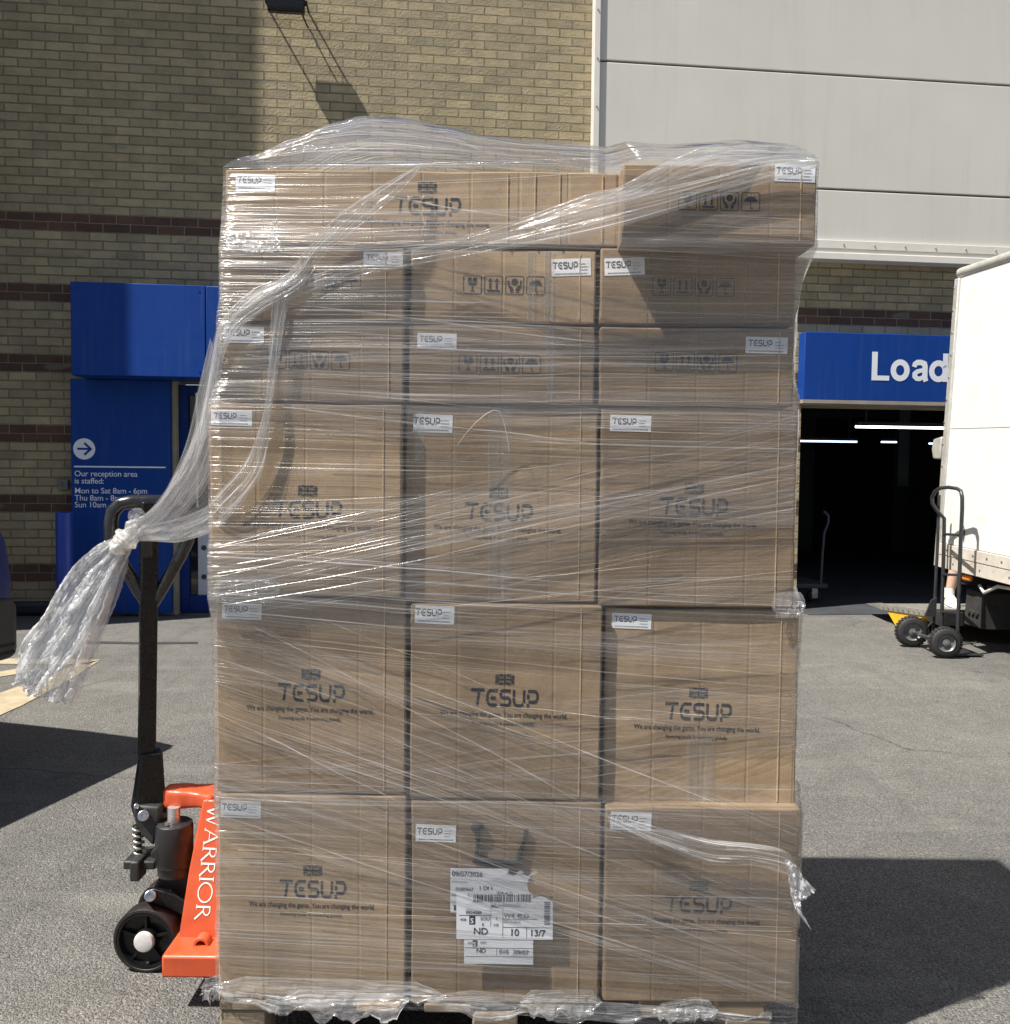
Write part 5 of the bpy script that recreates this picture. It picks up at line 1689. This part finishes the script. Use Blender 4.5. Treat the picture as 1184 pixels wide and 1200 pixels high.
# crumpled hem along the pallet
def hem(px0, px1, yt_, yb_, seed, name='film_hem', out=.012, nu=110, nv=16, film=FILM_HEM, tear=1.0):
    m = MB()
    def fn(u, v):
        px = px0 + (px1 - px0) * u
        ya, yb = yt_(px), yb_(px)
        tp = min(1, 7 * min(u, 1 - u) + .12)
        y = ya + (yb - ya) * (v * tp + (1 - tp) * .45)
        p = P(px, y, 1.868 - out)
        k = noise.noise(Vector((u * 12 + seed, v * 3.0, seed))) * .008 + noise.noise(Vector((u * 60, v * 6 + seed, 2))) * .003 + noise.noise(Vector((u * 120, v * 16 + seed, 5))) * .0012
        jag = noise.noise(Vector((u * 9, seed, 9))) * .022 * v ** 3 + noise.noise(Vector((u * 24, seed, 2))) * .005 * v ** 3
        jag *= tear
        return p + Vector((noise.noise(Vector((u * 30, v * 4, seed + 9))) * .006, -abs(k) * (.3 + v), jag))
    m.grid(fn, nu, nv, lambda u, v: (u * (px1 - px0) / 560, v * .08 + seed))
    return m.build(name, film, wrap, smooth=85)
hem(250, 520, lambda x: 1143 + (x - 250) * .03, lambda x: 1172 + (x - 250) * .065 + 6 * math.sin((x - 250) * .02), 1.2)
hem(330, 480, lambda x: 1160, lambda x: 1186 + 8 * math.sin((x - 330) / 150 * 3.14), 4.4, out=.022, nu=60)
hem(500, 905, lambda x: 1156 + (x - 500) * .085, lambda x: 1186 + (x - 500) * .03, 6.6, nu=130)
hem(610, 705, lambda x: 1160, lambda x: 1192, 8.8, out=.020, nu=40)
hem(765, 840, lambda x: 1168 + abs(x - 815) * .2, lambda x: 1196, 10.1, out=.026, nu=40)
hem(236, 262, lambda x: 1148 - (x - 236) * .3, lambda x: 1172, 12.5, out=.0, nu=16)
# crumples at the corner between second and third row, and short flecks on top
hem(248, 330, lambda x: 676, lambda x: 706, 14.5, 'film_crumple', tear=0.0, out=-.006 + .012, nu=40, nv=14)
hem(262, 330, lambda x: 270, lambda x: 296, 15.1, 'film_crumple', tear=0.0, out=.006, nu=40, nv=12)
hem(905, 944, lambda x: 694, lambda x: 724, 15.9, 'film_crumple', tear=0.0, out=-.010, nu=24, nv=12)
# torn flap at the right
sheet('torn_flap', [sec(712, 958, 1.838, 10, 70, .3), sec(770, 980, 1.835, 24, 80), sec(830, 998, 1.832, 30, 85), sec(885, 1003, 1.83, 26, 90), sec(925, 1012, 1.83, 30, 80), sec(940, 1030, 1.84, 36, 60)], m_film('torn_band_film', .12, .40, .5, (2.2, 160), .6, .16, (.88, .88, .88), .8, 55.0, .006), 80, 18, .006, 2, 51, ruck=.3)
m = MB()
def flap(u, v):
    ax, ay = 921 + 16 * u, 1010 + 4 * u
    pts0 = [(921, 1008), (934, 1014), (943, 1030), (957, 1043)]
    pts1 = [(924, 1030), (928, 1050), (932, 1064), (934, 1062)]
    i = min(int(u * 3), 2); f = u * 3 - i
    a = (pts0[i][0] * (1 - f) + pts0[i + 1][0] * f, pts0[i][1] * (1 - f) + pts0[i + 1][1] * f)
    b_ = (pts1[i][0] * (1 - f) + pts1[i + 1][0] * f, pts1[i][1] * (1 - f) + pts1[i + 1][1] * f)
    p = P(a[0] * (1 - v) + b_[0] * v, a[1] * (1 - v) + b_[1] * v, 1.835)
    return p + Vector((0, noise.noise(Vector((u * 5, v * 5, 3))) * .02 + noise.noise(Vector((u * 18, v * 18, 6))) * .008, 0))
m.grid(flap, 24, 20, lambda u, v: (u * .08, v * .06)); m.build('torn_flap', TAILF, wrap, smooth=85)
sheet('torn_flap', [sec(931, 1046, 1.836, 10, 20, .5), sec(936, 1066, 1.835, 9, 20), sec(943, 1078, 1.835, 6, 30), sec(951, 1090, 1.835, 1.5, 30, .3)], TAILF, 30, 8, .006, 1, 53)
# curled string of film on the third row middle carton
m = MB()
m.tube([P(x, y, 1.858) for x, y in ((536, 522), (546, 508), (558, 495), (570, 485), (579, 480.5), (585, 482), (590, 492), (595, 512), (597, 530))], [.0004, .0007, .0009, .0009, .0008, .0008, .0007, .0006, .0004], 6)
m.build('film_string', mat('film_string_white', (.50, .44, .36), .5), wrap)
#==JACK==
# ================================================================== hand pallet truck
JY = 2.36
jk = thing('pallet_truck', 'orange hand pallet truck with black handle, its forks under the pallet', 'pallet truck', (P(200, 1100, JY).x, JY, 0))
def J(x, y, dy=0.0): return P(x, y, JY + dy)
KJ = JY / F_PX
# handle: square mast, D-shaped loop
mt_ = J(175, 600)
mb_ = J(172, 886)
ang = R(28)
def sq(m, p0, p1, w0, w1, a):
    vs = []
    for p, w in ((p0, w0), (p1, w1)):
        for k in range(4):
            t = a + math.pi / 2 * k + math.pi / 4
            vs.append(p + Vector((math.cos(t), math.sin(t), 0)) * w * .7071)
    return m.add(vs, [(0, 1, 5, 4), (1, 2, 6, 5), (2, 3, 7, 6), (3, 0, 4, 7), (3, 2, 1, 0), (4, 5, 6, 7)])
m_ = MB(); sq(m_, mb_ + Vector((0, 0, .0)), J(175.5, 588), .0425, .0425, ang); m_.build('handle_mast', BLACK, jk, bevel=.004)
ld = Vector((math.cos(ang - .25), math.sin(ang - .25), 0))          # the loop's own width direction
lc = J(175, 600); 
def LP(a, y): 
    q = J(175, y); return Vector((mt_.x, JY, q.z)) + ld * a
lw = .094
loop = [LP(0.0, 712), LP(-.030, 690), LP(-lw * .82, 652), LP(-lw, 634), LP(-lw, 612), LP(-lw * .95, 600), LP(-lw * .75, 590.5), LP(-lw * .45, 588), LP(0, 588), LP(lw * .45, 588), LP(lw * .75, 590.5), LP(lw * .95, 600), LP(lw, 612), LP(lw, 634), LP(lw * .82, 652), LP(.030, 690), LP(0, 712)]
m_ = MB(); m_.tube(loop, [.0165] * 3 + [.0185] * 11 + [.0165] * 3, 18); m_.build('handle_loop', worn('black_glossy_grip', (.016, .017, .019), .22, 0, .3, 14, coat=.4), jk, smooth=60)
m_ = MB(); m_.frame_box(J(173, 640, -.045) - Vector((.012, .012, .03)), (.02, 0, 0), (0, .03, 0), (0, 0, .085)); m_.build('release_lever', BLACK_MATT, jk, bevel=.005)
# handle socket
m_ = MB()
sq(m_, J(174, 950), J(177, 880), .082, .054, ang)
m_.build('handle_socket', BLACK, jk, bevel=.005)
m_ = MB(); m_.prism([J(155, 944, -.055), J(187, 946, -.055), J(184, 976, -.055), J(179, 992, -.055), J(165, 978, -.055), J(157, 962, -.055)], (0, .095, 0)); m_.build('pivot_lug', BLACK_MATT, jk, bevel=.006)
m_ = MB(); m_.cyl(J(168, 956, -.078), J(168, 956, -.04), 6.2 * KJ, n=24); m_.cyl(J(160, 945, -.07), J(160, 945, -.05), 3.0 * KJ, n=16); m_.build('pivot_pin', STEEL, jk, bevel=.0015)
# return spring
m_ = MB()
pts = []
sa, sb = J(161.5, 966, -.02), J(163.5, 1002, -.02)
for i in range(73):
    t = i / 72; a = t * 5.2 * 2 * math.pi
    pts.append(sa + (sb - sa) * t + Vector((math.cos(a), math.sin(a), 0)) * 6.0 * KJ)
m_.tube(pts, .0032, 8); m_.build('return_spring', STEEL, jk, smooth=60)
m_ = MB(); m_.cyl(sa, sb, 3.4 * KJ, n=14); m_.build('spring_rod', BLACK_MATT, jk)
m_ = MB()
m_.box(J(153, 1000).x, J(190, 1000).x, JY - .05, JY + .05, J(160, 1010).z, J(160, 1000).z)
m_.box(J(165, 1000).x, J(176, 1000).x, JY - .075, JY - .02, J(170, 1019).z, J(170, 996).z)
m_.prism([J(176, 1000, -.03), J(186, 986, -.03), J(190, 1004, -.03), J(176, 1012, -.03)], (0, .06, 0))
m_.build('pump_bracket', BLACK_MATT, jk, bevel=.005)
# pump
pc = J(204.5, 1012, -.04); r_ = 21.5 * KJ
hcy = J(204.5, 963, -.04).z - pc.z
m_ = MB(); m_.lathe(pc, (0, 0, 1), [(-.028, r_ * .55), (-.026, r_ * .86), (-.004, r_ * .90), (0, r_ * .97), (.012, r_ * .97), (.014, r_), (hcy - .012, r_), (hcy - .003, r_ * .96), (hcy, r_ * .88), (hcy + .001, 0)], 48); m_.build('pump_cylinder', worn('black_satin_pump', (.020, .020, .021), .42, 0, .3, 18, (.06, .055, .05)), jk, smooth=40)
m_ = MB(); m_.cyl(J(204, 966, -.04), J(204, 945.5, -.04), 7.2 * KJ, n=28); m_.build('piston_rod', worn('greased_rod', (.55, .55, .55), .22, .6, .1, 20), jk)
m_ = MB(); m_.cyl(J(196, 967, -.07), J(196, 963.5, -.07), 3.0 * KJ, n=12); m_.build('filler_plug', STEEL, jk)
# wheel arms and links
m_ = MB()
m_.prism([J(186, 1028, -.03), J(176, 1048, -.03), J(172, 1056, -.03), J(200, 1060, -.03), J(222, 1046, -.03), J(226, 1020, -.03)], (0, .06, 0))
m_.build('steering_yoke', BLACK_MATT, jk, bevel=.006)
for dy in (-.075, .075):
    m_ = MB()
    m_.prism([J(170, 1044, dy), J(180, 1042, dy), J(204, 1049, dy), J(224, 1062, dy), J(220, 1076, dy), J(198, 1066, dy), J(172, 1057, dy)], (0, .016 if dy < 0 else -.016, 0))
    m_.build('link_arm', BLACK, jk, bevel=.003)
m_ = MB(); m_.cyl(J(176, 1050, -.10), J(176, 1050, .10), 6.4 * KJ, n=24); m_.build('link_pin', STEEL, jk, bevel=.002)
rw = 37.5 * KJ
for dy in (-.075, .075):
    c = J(187.5, 1088.5); c.y = JY + dy; c.z = rw
    sg = -1 if dy < 0 else 1
    ax = Vector((.05 * sg, sg, 0)).normalized()
    m_ = MB(); m_.lathe(c, ax, [(-.026, rw * .86), (-.026, rw * .97), (-.022, rw), (.022, rw), (.026, rw * .975), (.027, rw * .90), (.024, rw * .86)], 56); w_ = m_.build('steer_wheel', MAROON, jk)
    m_ = MB()
    m_.lathe(c, ax, [(-.022, rw * .30), (-.022, rw * .87), (.026, rw * .87), (.026, rw * .80), (.008, rw * .76), (.004, rw * .36), (.022, rw * .34), (.024, rw * .30)], 56)
    e1 = ax.cross(Vector((0, 0, 1))).normalized()
    for k in range(5):
        a = 2 * math.pi * k / 5 + .3
        d = e1 * math.cos(a) + Vector((0, 0, 1)) * math.sin(a)
        tg = ax.cross(d)
        m_.frame_box(c + d * rw * .33 - tg * .003, tg * .006, ax * .016, d * rw * .46)
    m_.build('wheel_disc', BLACK, w_)
    m_ = MB(); m_.lathe(c, ax, [(.010, rw * .31), (.030, rw * .31), (.034, rw * .29), (.036, rw * .2), (.036, 0)], 32); m_.build('hub_cap', HUBGREY, w_)
m_ = MB(); m_.cyl(Vector((J(187.5, 1088.5).x, JY - .07, rw)), Vector((J(187.5, 1088.5).x, JY + .07, rw)), .014, n=16); m_.build('wheel_axle', STEEL, jk)
# orange frame
SY = -.19                                                   # near side plate
m_ = MB()
PA = J(238, 938, -.10)
PN = (J(207.5, 1110, SY) - PA).cross(J(290, 1118, SY) - PA).normalized()
if PN.y > 0: PN = -PN
def onp(v): return v - PN * (v - PA).dot(PN)
m_.prism([onp(v) for v in (J(238, 938, -.10), J(262, 938, -.10), J(290, 1118, SY), J(207.5, 1110, SY), J(222, 1020, -.14))], (0, .010, 0))
m_.prism([J(238, 938, .10), J(262, 938, .10), J(290, 1112, -SY), J(207.5, 1104, -SY)], (0, -.010, 0))
m_.frame_box(J(240, 942, -.10), (.012, 0, 0), (0, .20, 0), (0, 0, .010))
fr_ = m_.build('frame_plate', ORANGE, jk, bevel=.003)
m_ = MB()
bp_ = [J(237, 939, -.10), J(262, 939, -.10), J(300, 1110, SY), J(255, 1110, SY)]
xw = J(258, 940).x
m_.add([J(242, 946, -.095), J(242, 946, .095), J(226, 1108, -SY - .01), J(226, 1108, SY + .01)], [(0, 1, 2, 3)])
m_.build('frame_web', worn('orange_web_paint', (.70, .12, .02), .4, 0, .15, 7, (.3, .1, .05)), jk, smooth=0)  # orange paint of the web, with grime
m_ = MB()                                                   # cast head reaching over the piston
hp_ = [(0, .022), (.02, .034), (.05, .038), (.075, .036), (.10, .040), (.14, .060), (.20, .085), (.26, .095)]
x00 = J(193.5, 935).x; zt_ = J(220, 921).z
def head(u, v):
    x = u * .26
    for (xa, ha), (xb, hb_) in zip(hp_[:-1], hp_[1:]):
        if xa <= x <= xb + 1e-9: hw_ = ha + (hb_ - ha) * (x - xa) / (xb - xa)
    hh = .027 - .006 * min(1, max(0, (x - .05) / .06)) + .010 * max(0, (x - .10) / .16)
    a = v * 2 * math.pi
    ca, sa_ = math.cos(a), math.sin(a)
    pw = .45
    yy_ = math.copysign(abs(ca) ** pw, ca) * hw_
    zz_ = math.copysign(abs(sa_) ** pw, sa_) * hh
    if u == 0: yy_ *= .75; zz_ *= .8
    return Vector((x00 + x, JY + yy_, zt_ - .028 + .004 * u + zz_))
m_.grid(head, 40, 40)
m_.add([head(0, k / 40) for k in range(40)], [tuple(range(39, -1, -1))])
m_.build('lifting_head', ORANGE, jk, smooth=50)
for sg in (-1, 1):
    m_ = MB()
    yc = JY + sg * .19
    xa = J(203.5, 1130, SY).x
    za, zb2 = J(230, 1121, -.27).z, J(230, 1147, -.27).z
    m_.box(xa, xa + 1.22, yc - .08, yc + .08, zb2, za)
    m_.build('fork', ORANGE, jk, bevel=.006)
m_ = MB()
c = J(240, 1101, SY - .004)
m_.lathe(c, (0, -1, 0), [(0, 8.6 * KJ), (.028, 8.6 * KJ), (.030, 8.0 * KJ), (.030, 5.4 * KJ), (.0, 5.2 * KJ), (0, 0)], 28)
m_.build('pivot_tube', ORANGE, jk)
m_ = MB(); m_.lathe(c + Vector((0, -.003, 0)), (0, -1, 0), [(0, 5.2 * KJ), (.0, 0)], 20); m_.build('tube_hole_disc', mat('hole_shade_black', (.01, .01, .01), .9), jk)  # flat black disc paints in the dark inside the tube
for sg in (-1, 1):
    m_ = MB(); cw = Vector((xa + 1.1, JY + sg * .19, .041)); m_.cyl(cw - Vector((0, .045, 0)), cw + Vector((0, .045, 0)), .041, n=28); m_.build('load_roller', MAROON, jk, bevel=.004)
# lettering running down the side plate: thin serifed strokes
def letter(ch):
    if ch == 'W': g = stroke([(0, 1), (.28, 0)], .10) + stroke([(.28, 0), (.50, .86)], .05) + stroke([(.50, .86), (.74, 0)], .10) + stroke([(.74, 0), (1.0, 1)], .05) + stroke([(-.10, 1), (.12, 1)], .04) + stroke([(.9, 1), (1.1, 1)], .04)
    elif ch == 'A': g = stroke([(0, 0), (.36, 1)], .05) + stroke([(.36, 1), (.74, 0)], .10) + stroke([(.14, .36), (.60, .36)], .05) + stroke([(-.08, 0), (.1, 0)], .04) + stroke([(.62, 0), (.86, 0)], .04)
    elif ch == 'R': g = stroke([(.08, 0), (.08, 1)], .10) + stroke([(.08, .97), (.34, .97), (.48, .86), (.50, .72), (.42, .58), (.30, .52), (.08, .52)], .07) + stroke([(.28, .52), (.72, -.06)], .10) + stroke([(-.04, 0), (.20, 0)], .04)
    elif ch == 'I': g = stroke([(.08, 0), (.08, 1)], .10) + stroke([(-.04, 0), (.20, 0)], .04) + stroke([(-.04, 1), (.20, 1)], .04)
    elif ch == 'O': g = stroke(ring(.46, .5, .50, 0, 360, 28)[:-1], .08, True)
    return g
adv = {'W': 1.15, 'A': .86, 'R': .74, 'I': .30, 'O': 1.04}
top_, bot_ = J(243.5, 945, -.105), J(228.5, 1079, -.175)
dn = (bot_ - top_)
tot = sum(adv[c] for c in 'WARRIOR')
lh_ = dn.length / tot
ax = dn.normalized()
pn_ = (J(222, 1020, -.14) - J(238, 938, -.10)).cross(Vector((1, 0, 0))).normalized()
if pn_.y > 0: pn_ = -pn_
ay = pn_.cross(ax).normalized()
m_ = MB(); x = 0
sz_ = 15.5 * KJ
for ch in 'WARRIOR':
    m_.flat((top_, ax, ay), [[(x * lh_ + px_ * lh_ * .93, py_ * sz_) for px_, py_ in q] for q in letter(ch)])
    x += adv[ch]
pn_ = PN
m_.v = [v - pn_ * ((v - PA).dot(pn_) - .0012) for v in m_.v]
m_.build('painted_lettering', worn('white_stencil_paint', (.80, .76, .72), .5, 0, .1, 30), jk, smooth=0)
